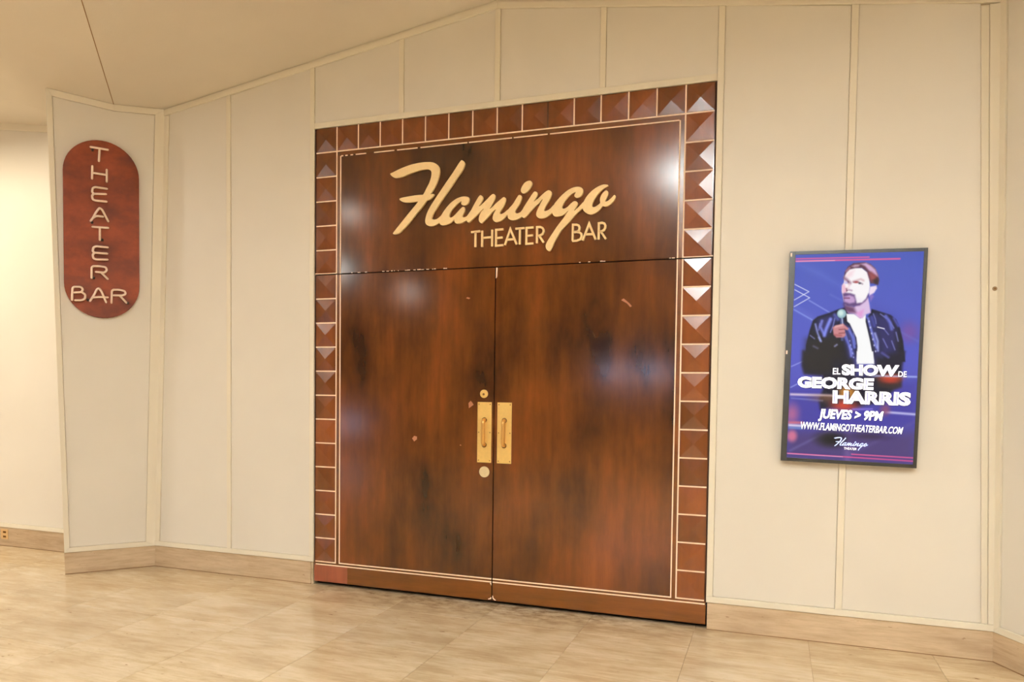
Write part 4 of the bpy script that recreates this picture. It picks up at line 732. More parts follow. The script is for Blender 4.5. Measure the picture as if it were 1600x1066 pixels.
SCREEN_ART = [
 ('P', [(1.8, 13.7), (40.5, 28.0), (199.2, 136.4), (198.0, 113.2)], (104, 124, 222), 10, 0.5),
 ('P', [(3.2, 78.9), (3.7, 89.2), (69.3, 128.5), (79.5, 128.5)], (110, 120, 220), 6, 0.35),
 ('P', [(120.3, 69.5), (198.0, 113.2), (200.2, 139.7), (124.8, 93.0)], (70, 74, 180), 10, 0.6),
 ('E', [(183.9, 123.2)], (140, 75, 150), 12, 0.55, 13, 14),
 ('L', [(25.5, 73.0), (67.7, 97.1)], (140, 155, 235), 1.5, 0.9, 1.6),
 ('L', [(1.5, 87.5), (41.0, 109.0)], (140, 160, 240), 1.5, 0.9, 1.8),
 ('L', [(59.3, 63.9), (199.3, 137.2)], (110, 125, 215), 3, 0.5, 2),
 ('L', [(0.8, 47.1), (24.4, 59.0), (1.1, 72.0)], (235, 240, 255), 0.8, 1.0, 1.1),
 ('L', [(1.2, 55.7), (26.1, 68.8), (1.3, 82.8)], (235, 240, 255), 0.8, 1.0, 1.1),
 ('L', [(0.6, 6.3), (53.1, 6.5), (117.1, 6.6)], (255, 95, 150), 1.2, 1.0, 1.6),
 ('L', [(0.8, 10.1), (87.2, 10.2), (164.3, 10.3)], (255, 100, 150), 1.4, 1.0, 2.2),
 ('L', [(0.8, 10.6), (63.5, 10.6)], (255, 185, 205), 0.8, 1.0, 0.9),
 ('P', [(0.5, 216.0), (199.9, 198.1), (200.8, 266.8), (-0.5, 272.8)], (70, 62, 165), 12, 0.8),
 ('P', [(1.8, 283.7), (201.3, 277.4), (201.1, 323.3), (1.1, 326.0)], (82, 62, 118), 14, 0.85),
 ('L', [(1.5, 178.6), (19.5, 170.2)], (165, 175, 245), 1.2, 0.9, 1.5),
 ('L', [(1.8, 212.4), (16.5, 204.4)], (165, 175, 245), 1.2, 0.9, 1.5),
 ('L', [(5.2, 314.8), (67.5, 279.8)], (120, 110, 175), 3, 0.6, 3),
 ('L', [(101.7, 316.6), (200.4, 259.7)], (110, 95, 165), 4, 0.4, 4),
 ('E', [(97.9, 313.1)], (140, 110, 175), 6, 0.45, 5, 30),
 ('E', [(71.8, 293.3)], (30, 24, 18), 9, 0.95, 22, 11),
 ('E', [(132.1, 285.8)], (58, 40, 70), 5, 0.8, 26, 5),
 ('P', [(24.0, 169.9), (23.7, 144.1), (28.6, 120.1), (33.0, 104.7), (40.5, 98.7), (59.0, 92.8), (74.0, 86.9), (83.2, 84.4), (91.4, 96.3), (118.5, 101.4), (123.9, 93.0), (125.3, 87.2), (134.6, 90.0), (154.7, 96.5), (163.3, 103.2), (169.7, 116.5), (175.6, 136.5), (180.5, 168.2)], (14, 12, 32), 1.6, 1.0),
 ('P', [(19.6, 153.9), (18.5, 177.5), (23.5, 190.1), (52.4, 192.4), (55.2, 211.4), (48.9, 231.4), (51.4, 245.8), (76.5, 241.6), (105.1, 240.9), (150.5, 230.9), (165.2, 211.1), (176.1, 205.6), (176.4, 175.5), (179.5, 152.6)], (26, 20, 40), 4, 1.0),
 ('P', [(25.1, 137.3), (62.5, 128.6), (83.3, 137.0), (84.8, 167.5), (24.8, 168.2)], (36, 29, 24), 14, 0.9),
 ('P', [(20.6, 155.7), (65.1, 155.3), (68.3, 184.1), (48.7, 189.8), (23.4, 186.5)], (38, 31, 25), 9, 0.9),
 ('P', [(138.2, 195.6), (174.7, 195.0), (175.4, 207.3), (163.4, 211.1), (140.6, 208.0)], (60, 38, 34), 5, 0.9),
 ('P', [(101.2, 162.2), (133.2, 165.4), (134.4, 190.3), (106.2, 190.7)], (110, 110, 215), 8, 0.75),
 ('P', [(129.8, 94.7), (154.9, 99.8), (165.8, 119.9), (165.8, 153.3), (144.7, 160.2), (136.5, 128.3)], (50, 45, 116), 8, 0.8),
 ('P', [(40.7, 103.0), (67.5, 92.8), (74.8, 103.0), (55.7, 130.3), (38.1, 120.1)], (48, 46, 112), 7, 0.85),
 ('P', [(83.6, 109.8), (95.7, 114.9), (103.5, 136.9), (102.8, 163.9), (93.1, 164.0), (83.0, 131.9)], (60, 60, 134), 5, 0.8),
 ('P', [(120.1, 99.7), (133.2, 94.7), (136.1, 119.9), (144.8, 161.9), (133.2, 162.0), (126.6, 130.0)], (46, 44, 108), 5, 0.8),
 ('L', [(68.0, 101.3), (66.0, 113.2), (62.2, 123.4)], (150, 156, 235), 1.4, 0.8, 1.6),
 ('L', [(74.3, 92.9), (81.3, 96.3)], (150, 156, 235), 1.4, 0.8, 1.5),
 ('L', [(86.1, 125.1), (93.9, 147.1)], (150, 156, 235), 1.4, 0.8, 1.4),
 ('L', [(98.7, 125.0), (102.9, 141.9)], (150, 156, 235), 1.4, 0.8, 1.3),
 ('L', [(128.2, 94.7), (131.9, 103.1), (133.1, 109.8)], (150, 156, 235), 1.4, 0.8, 1.4),
 ('L', [(139.0, 94.8), (148.4, 101.5)], (150, 156, 235), 1.4, 0.8, 1.6),
 ('L', [(151.8, 103.2), (160.7, 116.5)], (150, 156, 235), 1.4, 0.8, 1.4),
 ('L', [(164.3, 123.2), (168.2, 136.6)], (150, 156, 235), 1.4, 0.8, 1.6),
 ('L', [(145.0, 133.3), (152.3, 146.7)], (150, 156, 235), 1.4, 0.8, 1.4),
 ('L', [(29.9, 128.7), (37.0, 133.8)], (150, 156, 235), 1.4, 0.8, 1.5),
 ('L', [(44.4, 109.8), (43.2, 120.1)], (150, 156, 235), 1.4, 0.8, 1.3),
 ('L', [(158.4, 136.6), (164.0, 150.0)], (150, 156, 235), 1.4, 0.8, 1.4),
 ('L', [(145.9, 118.2), (152.9, 126.6)], (150, 156, 235), 1.4, 0.8, 1.2),
 ('L', [(47.7, 105.6), (45.5, 114.9), (51.2, 125.2)], (123, 132, 229), 2.4, 0.95, 4.0),
 ('L', [(61.2, 103.0), (55.1, 118.3), (52.6, 128.6)], (134, 145, 246), 2.4, 0.95, 5.25),
 ('L', [(37.3, 110.7), (41.7, 125.2), (47.9, 138.0)], (168, 179, 255), 2.4, 0.95, 2.125),
 ('L', [(67.7, 96.2), (73.1, 103.0)], (78, 85, 168), 2.4, 0.95, 5.0),
 ('L', [(90.8, 118.3), (98.2, 131.8), (101.5, 147.0)], (117, 128, 229), 2.4, 0.95, 3.75),
 ('L', [(82.7, 125.1), (92.0, 142.0), (99.5, 157.2)], (103, 112, 212), 2.4, 0.95, 3.25),
 ('L', [(93.8, 145.4), (97.1, 160.6)], (140, 145, 240), 2.4, 0.95, 3.0),
 ('L', [(120.2, 101.4), (126.1, 119.9), (135.7, 146.8)], (134, 143, 246), 2.4, 0.95, 3.25),
 ('L', [(125.9, 99.8), (130.8, 113.2)], (64, 69, 156), 2.4, 0.95, 5.0),
 ('L', [(132.2, 125.0), (136.9, 136.7), (138.0, 151.8)], (179, 188, 255), 2.4, 0.95, 2.75),
 ('L', [(147.4, 98.1), (154.5, 108.2), (157.5, 118.2)], (100, 109, 207), 2.4, 0.95, 4.5),
 ('L', [(159.9, 101.5), (167.1, 113.2)], (78, 84, 179), 2.4, 0.95, 3.75),
 ('L', [(35.9, 145.8), (42.9, 149.1)], (100, 100, 134), 2.4, 0.95, 2.5),
 ('L', [(144.5, 155.1), (154.7, 161.8)], (89, 89, 168), 2.4, 0.95, 3.125),
 ('L', [(70.1, 145.5), (73.4, 143.0)], (190, 196, 255), 2.4, 0.95, 1.625),
 ('L', [(43.8, 132.0), (46.6, 137.1)], (179, 190, 255), 2.4, 0.95, 1.75),
 ('E', [(122.1, 106.5)], (195, 200, 240), 1, 1.0, 1.1, 1.5),
 ('E', [(124.6, 115.7)], (195, 200, 240), 1, 1.0, 1.1, 1.5),
 ('E', [(127.0, 125.0)], (195, 200, 240), 1, 1.0, 1.1, 1.5),
 ('E', [(129.5, 134.2)], (195, 200, 240), 1, 1.0, 1.1, 1.5),
 ('E', [(131.9, 143.5)], (195, 200, 240), 1, 1.0, 1.1, 1.5),
 ('E', [(134.4, 152.7)], (195, 200, 240), 1, 1.0, 1.1, 1.5),
 ('E', [(93.4, 136.9)], (170, 178, 235), 1, 1.0, 0.9, 1.1),
 ('E', [(95.2, 143.3)], (170, 178, 235), 1, 1.0, 0.9, 1.1),
 ('E', [(97.1, 149.8)], (170, 178, 235), 1, 1.0, 0.9, 1.1),
 ('E', [(98.9, 156.2)], (170, 178, 235), 1, 1.0, 0.9, 1.1),
 ('E', [(100.7, 162.6)], (170, 178, 235), 1, 1.0, 0.9, 1.1),
 ('L', [(135.8, 115.2), (145.9, 117.6)], (250, 250, 255), 1, 1.0, 1.6),
 ('P', [(85.9, 94.3), (98.1, 94.6), (108.5, 101.4), (116.5, 95.5), (116.8, 106.5), (124.3, 133.4), (132.7, 168.7), (105.6, 169.0), (105.9, 145.3), (103.6, 131.8), (92.1, 109.8), (87.9, 106.4)], (255, 255, 255), 1.2, 1.0),
 ('P', [(105.2, 153.2), (130.8, 153.0), (133.5, 172.5), (106.2, 172.8)], (255, 255, 255), 1.2, 1.0),
 ('P', [(83.0, 80.2), (97.5, 83.7), (118.5, 67.8), (121.7, 81.3), (123.9, 93.0), (116.5, 95.5), (111.8, 101.4), (106.8, 101.4), (98.1, 94.6), (87.9, 92.9)], (225, 195, 232), 1.6, 1.0),
 ('P', [(80.5, 79.3), (97.6, 84.5), (101.3, 93.0), (89.6, 92.9), (83.5, 89.5)], (95, 50, 90), 4, 0.9),
 ('P', [(101.3, 93.0), (112.8, 87.9), (110.9, 99.7), (106.7, 99.7)], (235, 150, 215), 3, 0.7),
 ('P', [(79.7, 36.0), (85.1, 25.1), (95.1, 22.3), (106.9, 23.3), (115.5, 29.8), (119.4, 40.7), (120.8, 52.5), (119.6, 62.6), (116.6, 69.3), (111.9, 75.1), (104.6, 80.1), (94.6, 82.2), (84.4, 80.0), (80.3, 74.0), (78.6, 65.6), (77.0, 58.8), (77.0, 50.3), (79.8, 45.3)], (255, 250, 252), 1.2, 1.0),
 ('P', [(77.0, 50.3), (79.8, 47.0), (82.6, 52.1), (85.1, 59.7), (79.8, 63.9), (78.0, 60.5)], (240, 170, 195), 3, 0.8),
 ('P', [(80.5, 35.1), (87.8, 28.5), (95.3, 26.9), (92.3, 35.3), (85.8, 38.6)], (250, 215, 225), 4, 0.8),
 ('P', [(78.9, 63.0), (82.7, 61.4), (91.1, 62.3), (98.0, 64.9), (100.4, 71.7), (102.0, 77.6), (109.5, 76.8), (115.9, 70.9), (118.9, 63.4), (119.9, 67.6), (114.4, 75.1), (106.4, 81.4), (96.4, 83.0), (86.2, 82.1), (80.9, 78.3)], (92, 60, 118), 2.2, 0.95),
 ('P', [(80.9, 67.7), (89.6, 65.2), (96.4, 67.4), (98.8, 72.5), (98.2, 76.7), (90.2, 78.3), (82.1, 75.3)], (205, 165, 215), 2.4, 0.95),
 ('L', [(81.8, 69.7), (89.4, 69.9)], (120, 55, 100), 1.4, 1.0, 1.7),
 ('P', [(98.9, 66.6), (109.2, 71.7), (114.2, 70.1), (109.5, 75.9), (101.9, 76.7)], (248, 240, 250), 3, 0.9),
 ('P', [(83.2, 54.6), (85.3, 54.2), (86.7, 58.0), (84.3, 59.7)], (90, 35, 60), 1.4, 1.0),
 ('L', [(87.5, 56.8), (92.6, 58.1)], (170, 130, 165), 2, 0.8, 2.2),
 ('L', [(80.3, 38.5), (84.7, 42.0), (89.1, 46.2)], (135, 85, 115), 3, 0.85, 4.2),
 ('L', [(86.1, 44.5), (89.1, 46.1)], (85, 45, 70), 1.5, 0.9, 2.2),
 ('L', [(89.1, 46.2), (87.9, 52.1), (85.7, 55.5)], (246, 212, 222), 2.5, 0.8, 3),
 ('L', [(94.4, 43.9), (100.2, 42.2), (106.0, 40.5), (110.3, 42.7)], (214, 165, 172), 2.2, 0.8, 2.4),
 ('L', [(94.9, 45.0), (99.5, 44.7), (104.2, 45.7), (108.9, 48.0)], (150, 120, 140), 1.6, 0.8, 2),
 ('E', [(104.7, 47.0)], (70, 80, 90), 1, 1.0, 2, 1.3),
 ('E', [(99.1, 45.1)], (170, 50, 50), 1.5, 0.9, 3.2, 1.4),
 ('E', [(83.2, 45.7)], (200, 190, 240), 1.5, 0.9, 2.6, 2),
 ('P', [(121.2, 52.5), (130.7, 50.9), (131.8, 55.1), (127.9, 61.8), (120.7, 66.8), (119.5, 60.0)], (245, 225, 245), 1.6, 1.0),
 ('P', [(120.6, 65.9), (125.6, 64.3), (127.4, 67.7), (122.8, 75.2)], (150, 120, 200), 2.5, 0.9),
 ('P', [(79.6, 36.8), (80.2, 29.2), (84.9, 20.9), (93.1, 15.5), (103.1, 14.9), (111.4, 14.6), (119.9, 17.3), (127.7, 24.1), (132.3, 33.4), (134.4, 41.8), (133.1, 49.3), (126.4, 47.5), (121.4, 47.5), (119.4, 40.7), (115.5, 29.8), (106.8, 22.9), (96.8, 23.2), (87.6, 25.1), (82.8, 30.1)], (92, 52, 70), 1.6, 1.0),
 ('P', [(104.9, 17.0), (113.1, 15.5), (120.9, 19.8), (127.8, 25.8), (131.5, 33.4), (132.5, 37.6), (125.7, 33.3), (117.9, 27.3), (111.7, 20.5)], (222, 182, 222), 2.4, 0.95),
 ('P', [(117.2, 30.6), (122.2, 29.9), (130.0, 35.8), (131.1, 41.7), (124.6, 44.1), (120.7, 41.6)], (165, 80, 80), 4, 0.9),
 ('P', [(90.8, 20.1), (95.7, 17.7), (103.2, 17.8), (101.7, 20.7), (95.0, 21.9)], (205, 168, 192), 2.4, 0.95),
 ('L', [(82.7, 27.6), (87.5, 22.6)], (180, 120, 150), 2, 0.9, 2.5),
 ('P', [(124.5, 42.5), (131.7, 38.4), (133.7, 43.4), (132.3, 49.3), (128.1, 47.5)], (45, 20, 25), 3, 0.9),
 ('P', [(76.1, 101.3), (81.9, 101.4), (84.5, 120.0), (83.3, 137.0), (79.5, 137.0), (77.7, 120.0)], (70, 80, 130), 1.2, 1.0),
 ('L', [(79.5, 101.4), (81.1, 113.2)], (200, 210, 240), 1, 1.0, 1.3),
 ('E', [(78.6, 94.2)], (150, 190, 200), 1.4, 1.0, 7.2, 7.2),
 ('E', [(77.2, 93.2)], (215, 240, 235), 3, 1.0, 4.2, 4.4),
 ('P', [(65.3, 115.8), (70.2, 112.4), (81.9, 109.8), (90.8, 117.5), (89.2, 120.0), (84.9, 119.2), (86.6, 128.5), (83.0, 131.5), (72.0, 131.9), (67.2, 126.8)], (208, 135, 140), 1.6, 1.0),
 ('L', [(75.6, 119.2), (84.9, 118.3)], (120, 55, 60), 1.2, 0.9, 1.2),
 ('L', [(75.9, 125.1), (85.2, 124.2)], (120, 55, 60), 1.2, 0.9, 1.2),
 ('L', [(69.5, 114.9), (80.4, 112.4)], (240, 190, 185), 2, 0.8, 2.5),
 ('L', [(69.2, 127.7), (79.5, 128.5)], (170, 85, 85), 2, 0.8, 2.5),
 ('L', [(2.7, 223.7), (53.9, 223.7), (90.0, 224.2)], (245, 225, 235), 2.6, 0.95, 3.2),
 ('L', [(3.9, 229.7), (54.4, 232.2)], (140, 150, 220), 2, 0.7, 2),
 ('E', [(63.2, 228.4)], (140, 95, 60), 6, 0.7, 22, 5),
 ('E', [(93.3, 217.8)], (225, 150, 50), 8, 0.9, 13, 10),
 ('E', [(88.9, 238.6)], (225, 70, 40), 7, 0.95, 18, 7),
 ('E', [(159.0, 192.6)], (225, 90, 40), 5, 0.95, 15, 5),
 ('E', [(159.3, 197.9)], (200, 60, 40), 4, 0.8, 12, 4),
 ('L', [(130.9, 190.9), (198.7, 191.1)], (190, 205, 255), 1.8, 0.9, 2.2),
 ('L', [(103.5, 244.5), (133.5, 242.9)], (150, 125, 240), 2, 0.9, 2),
 ('L', [(154.8, 246.8), (200.7, 248.8)], (225, 225, 255), 2.4, 0.9, 3),
 ('E', [(153.7, 243.3)], (150, 80, 110), 6, 0.8, 7, 8),
 ('E', [(6.0, 255.2)], (200, 110, 150), 10, 0.8, 10, 14),
 ('L', [(2.1, 269.4), (23.3, 268.8)], (235, 120, 130), 3, 0.9, 3.4),
 ('L', [(2.3, 273.6), (21.7, 274.0)], (245, 240, 255), 2.6, 0.95, 3.4),
 ('L', [(2.5, 277.8), (23.7, 277.9)], (120, 160, 220), 2.4, 0.9, 2.4),
 ('E', [(7.4, 290.9)], (225, 120, 150), 5, 0.9, 8, 9),
 ('L', [(1.3, 319.2), (91.1, 319.9), (201.0, 320.9)], (255, 90, 150), 1.1, 1.0, 1.6),
 ('L', [(1.3, 319.7), (91.1, 320.2)], (255, 190, 215), 0.7, 1.0, 0.7),
 ('L', [(105.2, 315.2), (200.7, 315.9)], (255, 100, 155), 1.1, 1.0, 1.6)]
SCREEN_TEXT = [('EL', [(69.0, 179.9), (81.2, 179.8), (81.1, 189.8), (68.9, 190.0)], {'off': 0.0}), ('SHOW', [(82.2, 173.8), (171.9, 173.5), (170.2, 191.5), (83.9, 191.0)], {'off': 0.055}), ('DE', [(171.0, 183.2), (183.6, 183.0), (183.6, 191.8), (171.1, 191.5)], {'off': 0.0}), ('GEORGE', [(12.4, 194.3), (134.6, 194.7), (133.8, 213.4), (12.9, 212.5)], {'off': 0.055}), ('HARRIS', [(70.2, 215.0), (192.2, 215.0), (191.5, 236.1), (70.8, 236.0)], {'off': 0.055}), ('JUEVES > 9PM', [(51.3, 245.1), (151.6, 245.8), (148.7, 265.1), (48.7, 265.2)], {'off': 0.028}), ('WWW.FLAMINGOTHEATERBAR.COM', [(21.0, 267.0), (182.8, 269.1), (180.4, 280.1), (20.4, 279.1)], {'off': 0.006}), ('THEATER', [(92.5, 304.6), (113.2, 305.0), (112.3, 308.6), (92.3, 308.3)], {'off': 0.0})]

# ------------------------------------------------------------------ double doors
YB0, YF0 = 0.030, -0.006        # back and face of the door boards
w = put('gap_backing', box_mesh('door_gap_backing', (-DOOR_W - 0.05, 0.05, 0.0), (DOOR_W + 0.05, 0.075, DOOR_H + 0.04)), MAT['dark'])  # near-black board added so the gaps around the leaves read dark
tag(w, 'near-black board added behind the double doors to darken their gaps', kind='structure')


def face_box(name, x0, x1, z0, z1, d0, d1, bev=0.001):
    return box_mesh(name, (x0, YF0 - d1, z0), (x1, YF0 - d0, z1), bev)


def pyramid_mesh(name, w0, w1, h0, h1, rise=0.0085):
    """square wooden boss: thin skirt and four facets; local x, z, facing -Y"""
    s = 0.0025
    vs = [(w0, 0, h0), (w1, 0, h0), (w1, 0, h1), (w0, 0, h1), (w0, -s, h0), (w1, -s, h0), (w1, -s, h1), (w0, -s, h1),
          ((w0 + w1) / 2, -s - rise, (h0 + h1) / 2)]
    fs = [(0, 1, 5, 4), (1, 2, 6, 5), (2, 3, 7, 6), (3, 0, 4, 7), (4, 5, 8), (5, 6, 8), (6, 7, 8), (7, 4, 8), (3, 2, 1, 0)]
    return mesh_from(name, vs, fs)


G = 0.0046
PYR = {k: pyramid_mesh('boss_' + k, *v) for k, v in dict(
    mid=(G, P0 - G, G, P0 - G), west=(0.0135 - 0.008, P0 - G, G, P0 - G), east=(G, P0 - 0.0135 + 0.008, G, P0 - G),
    top=(G, P0 - G, G, P0 - 0.006)).items()}
for me in PYR.values(): me.materials.append(MAT['tile_wood'])


def tile(kind, k, r, parent):
    """boss in column k (0..15) and row r (0..17) counted from the top corner"""
    return put('tile', PYR[kind], None, parent, ((k - 8) * P0, YF0, (18 - r) * P0))


IW = 0.0042                     # half width of an inlay strip
INLAY_CACHE = {}


def inlay(x0, x1, z0, z1, parent, d=0.0030):
    key = (round(x1 - x0, 4), round(z1 - z0, 4))
    if key not in INLAY_CACHE:
        me = box_mesh('inlay_strip', (0, -d, 0), (key[0], 0, key[1]), 0.0008)
        me.materials.append(MAT['inlay'])
        INLAY_CACHE[key] = me
    return put('inlay', INLAY_CACHE[key], None, parent, (x0, YF0, z0))


XI, XS = 1.155, 1.125           # outer inlay (k = 1 | 15) and inner inlay
ZT6 = 13 * P0                   # joint between transom and doors, z = 2.145
ZB18 = P0                       # foot of the boss columns
KICK = 0.145

# --- transom above the doors
tr = empty('transom', (0, YF0, ZT6))
tag(tr, 'dark wooden transom board framed by square pyramid bosses above the double doors', 'transom')
put('board', box_mesh('transom_board', (-DOOR_W, YF0, ZT6 + 0.003), (DOOR_W, YB0, DOOR_H - 0.001), 0.001), MAT['wood'], tr)
for k in range(16):
    tile('west' if k == 0 else 'east' if k == 15 else 'top', k, 0, tr)
for r in range(1, 6):
    tile('west', 0, r, tr); tile('east', 15, r, tr)
for k in range(1, 16):
    if k != 10:
        inlay((k - 8) * P0 - IW, (k - 8) * P0 + IW, 18 * P0 + IW, DOOR_H - 0.001, tr)
put('joint', face_box('boss_joint', 2 * P0 - 0.0015, 2 * P0 + 0.0015, 18 * P0 + IW, DOOR_H - 0.002, 0, 0.0012, 0.0003), MAT['edge'], tr)
inlay(-DOOR_W + 0.012, DOOR_W - 0.012, 18 * P0 - IW, 18 * P0 + IW, tr)
for s in (-1, 1):
    inlay(s * XI - IW, s * XI + IW, ZT6 + 0.003, 18 * P0 - IW, tr)
    inlay(s * XS - IW * 0.9, s * XS + IW * 0.9, ZT6 + 0.003, 2.937, tr)
    for r in range(2, 6):
        z = (19 - r) * P0
        x0, x1 = (-DOOR_W + 0.012, -XI - IW) if s < 0 else (XI + IW, DOOR_W - 0.012)
        inlay(x0, x1, z - IW, z + IW, tr)
    x0, x1 = (-DOOR_W + 0.004, -XI - IW) if s < 0 else (XI + IW, DOOR_W - 0.004)
    inlay(x0, x1, ZT6 + 0.0035, ZT6 + 0.0035 + IW * 1.6, tr)
    put('stile', face_box('stile_strip', min(s * XS, s * XI) + IW, max(s * XS, s * XI) - IW, ZT6 + 0.003, 2.937 + IW, 0, 0.0026, 0.0006), MAT['rail_wood'], tr)
for s in (-1, 1):
    x0, x1 = sorted((s * (DOOR_W - 0.0002), s * (DOOR_W - 0.0095)))
    put('edge_strip', face_box('edge_strip', x0, x1, ZT6 + 0.003, DOOR_H - 0.002, 0, 0.0012, 0.0003), MAT['edge'], tr)
# the inner inlay under the top row is worn away in places on the left
for x0, x1 in ((-1.121, -1.105), (-1.09, -1.072), (-1.05, -1.03), (-1.01, -0.93), (-0.87, -0.72), (-0.70, -0.55), (-0.53, -0.20), (-0.19, 0.10), (0.11, 0.33), (0.345, 1.121)):
    inlay(x0, x1, 2.933, 2.933 + IW * 1.7, tr)
put('head_strip', face_box('head_strip', -XS - IW, XS + IW, 2.933 + IW * 1.7, 18 * P0 - IW, 0, 0.0026, 0.0006), MAT['rail_wood'], tr)
chips = []
rng = random.Random(3)
for i in range(26):
    x = rng.choice([rng.uniform(-1.05, -0.3), rng.uniform(-1.05, -0.3), rng.uniform(0.3, 1.1)])
    l = rng.uniform(0.004, 0.022)
    a, b2 = (x, YF0 - 0.0006, ZT6 + 0.003), (x + l, YF0 + 0.002, ZT6 + 0.003 + rng.uniform(0.003, 0.006))
    vs = [(a[0] if i_ & 1 else b2[0], a[1] if i_ & 2 else b2[1], a[2] if i_ & 4 else b2[2]) for i_ in range(8)]
    chips.append((vs, [(0, 1, 3, 2), (4, 5, 7, 6), (0, 1, 5, 4), (2, 3, 7, 6), (0, 2, 6, 4), (1, 3, 7, 5)]))
c = put('worn_edge', mesh_from('worn_edge', *join(chips)), MAT['inlay'], tr)
c['kind'] = 'stuff'

# --- the two leaves
PULL = {}


def pull_plate(parent, xc, zc):
    w0, h0 = 0.048, 0.193
    pl = put('pull_plate', box_mesh('pull_plate', (xc - w0, YF0 - 0.0035, zc - h0), (xc + w0, YF0, zc + h0), 0.0012), MAT['brass'], parent)
    y0 = YF0 - 0.0035
    zb_, zt_ = zc - 0.078, zc + 0.078
    pts = []
    for i in range(7):
        a = math.pi / 2 * i / 6
        pts.append((xc, y0 - 0.024 * math.sin(a) if i else y0 + 0.001, zt_ - 0.018 * (1 - math.cos(a))))
    low = [(p[0], p[1], 2 * zc - p[2]) for p in reversed(pts)]
    vs, fs = tube_mesh('handle', pts + low, 0.0125, 12)
    put('pull_handle', mesh_from('pull_handle', vs, fs, True), MAT['handle_brass'], pl)
    for sx in (-1, 1):
        for z in (zc - h0 + 0.014, zc, zc + h0 - 0.014):
            if z == zc and sx < 0 and xc < 0: pass
            me = PULL.get('screw')
            if me is None:
                me = disc_mesh('plate_screw', 0.0036, 0.0012, 0.0004, 10, 0.0004); me.materials.append(MAT['screw']); PULL['screw'] = me
            put('screw', me, None, pl, (xc + sx * (w0 - 0.010), y0, z))
    for z in (zt_ + 0.002, zb_ - 0.002):
        me = PULL.get('rose')
        if me is None:
            me = disc_mesh('handle_rose', 0.0165, 0.003, 0.002, 18, 0.001); me.materials.append(MAT['screw']); PULL['rose'] = me
        put('handle_foot', me, None, pl, (xc, y0, z))
    return pl


def leaf(s, name, label):
    e0, e1 = (-DOOR_W + 0.002, -0.003) if s < 0 else (0.003, DOOR_W - 0.002)
    d = empty(name, ((e0 + e1) / 2, YF0, 0.026))
    tag(d, label, kind='structure')
    put('board', box_mesh('leaf_board', (e0, YF0, 0.026), (e1, YB0, ZT6 - 0.003), 0.0015), MAT['wood'], d)
    col = 0 if s < 0 else 15
    for r in range(6, 18):
        tile('west' if s < 0 else 'east', col, r, d)
    x0, x1 = (-DOOR_W + 0.012, -XI - IW) if s < 0 else (XI + IW, DOOR_W - 0.012)
    for r in range(7, 18):
        z = (19 - r) * P0
        inlay(x0, x1, z - IW, z + IW, d)
    inlay(x0, x1, ZB18 - IW, ZB18 + IW, d)
    inlay(s * XI - IW, s * XI + IW, ZB18 - IW, ZT6 - 0.004, d)
    inlay(s * XS - IW * 0.9, s * XS + IW * 0.9, ZB18 - IW, ZT6 - 0.004, d)
    put('stile', face_box('stile_strip', min(s * XS, s * XI) + IW, max(s * XS, s * XI) - IW, ZB18 - IW, ZT6 - 0.004, 0, 0.0026, 0.0006), MAT['rail_wood'], d)
    a, b2 = (-XS + IW * 0.9, e1 - 0.001) if s < 0 else (e0 + 0.001, XS - IW * 0.9)
    inlay(a, b2, ZB18 - IW, ZB18 + IW, d)
    put('foot_strip', face_box('foot_strip', e0 + 0.002, e1 - 0.002, KICK + IW, ZB18 - IW, 0, 0.0022, 0.0006), MAT['rail_wood'], d)
    a, b2 = (e0 + 0.012, e1 - 0.001) if s < 0 else (e0 + 0.001, e1 - 0.006)
    inlay(a, b2, KICK - IW, KICK + IW, d)
    xa, xb = sorted((s * (DOOR_W - 0.0022), s * (DOOR_W - 0.0095)))
    put('edge_strip', face_box('edge_strip', xa, xb, KICK + IW, ZT6 - 0.004, 0, 0.0012, 0.0003), MAT['edge'], d)
    put('bottom_rail', face_box('bottom_rail', e0 + 0.001, e1 - 0.001, 0.026, KICK - IW, 0, 0.0028, 0.001), MAT['rail_wood'], d)
    return d


d1 = leaf(-1, 'door_1', 'dark brown wooden door leaf with a round lock above its brass pull')
d2 = leaf(1, 'door_2', 'dark brown wooden door leaf with only a brass pull plate')
p = put('repair_patch', face_box('repair_patch', -DOOR_W + 0.004, -1.06, 0.027, KICK - IW - 0.001, 0.0028, 0.0034, 0.0003), MAT['patch_wood'], d1)
tag(p, 'reddish repaired veneer patch')
pull_plate(d1, -0.063, 1.1005)
pull_plate(d2, 0.072, 1.1000)
lk = put('lock_cylinder', disc_mesh('lock_cylinder', 0.0265, 0.007, 0.003), MAT['brass'], d1, (-0.068, YF0, 1.346))
put('keyway', disc_mesh('keyway', 0.0075, 0.0015, 0.0, 14, 0.0004), MAT['screw'], lk, (0, -0.0095, -0.003))
put('cover_plate', disc_mesh('cover_plate', 0.0350, 0.004, 0.0015), MAT['pale_brass'], d1, (-0.061, YF0, 0.848))


def chip(parent, pts):
    put('chip', prism_mesh('chip', pts, lambda u, v, q: Vector((u, YF0 - q, v)), -0.001, 0.0034), MAT['inlay'], parent)


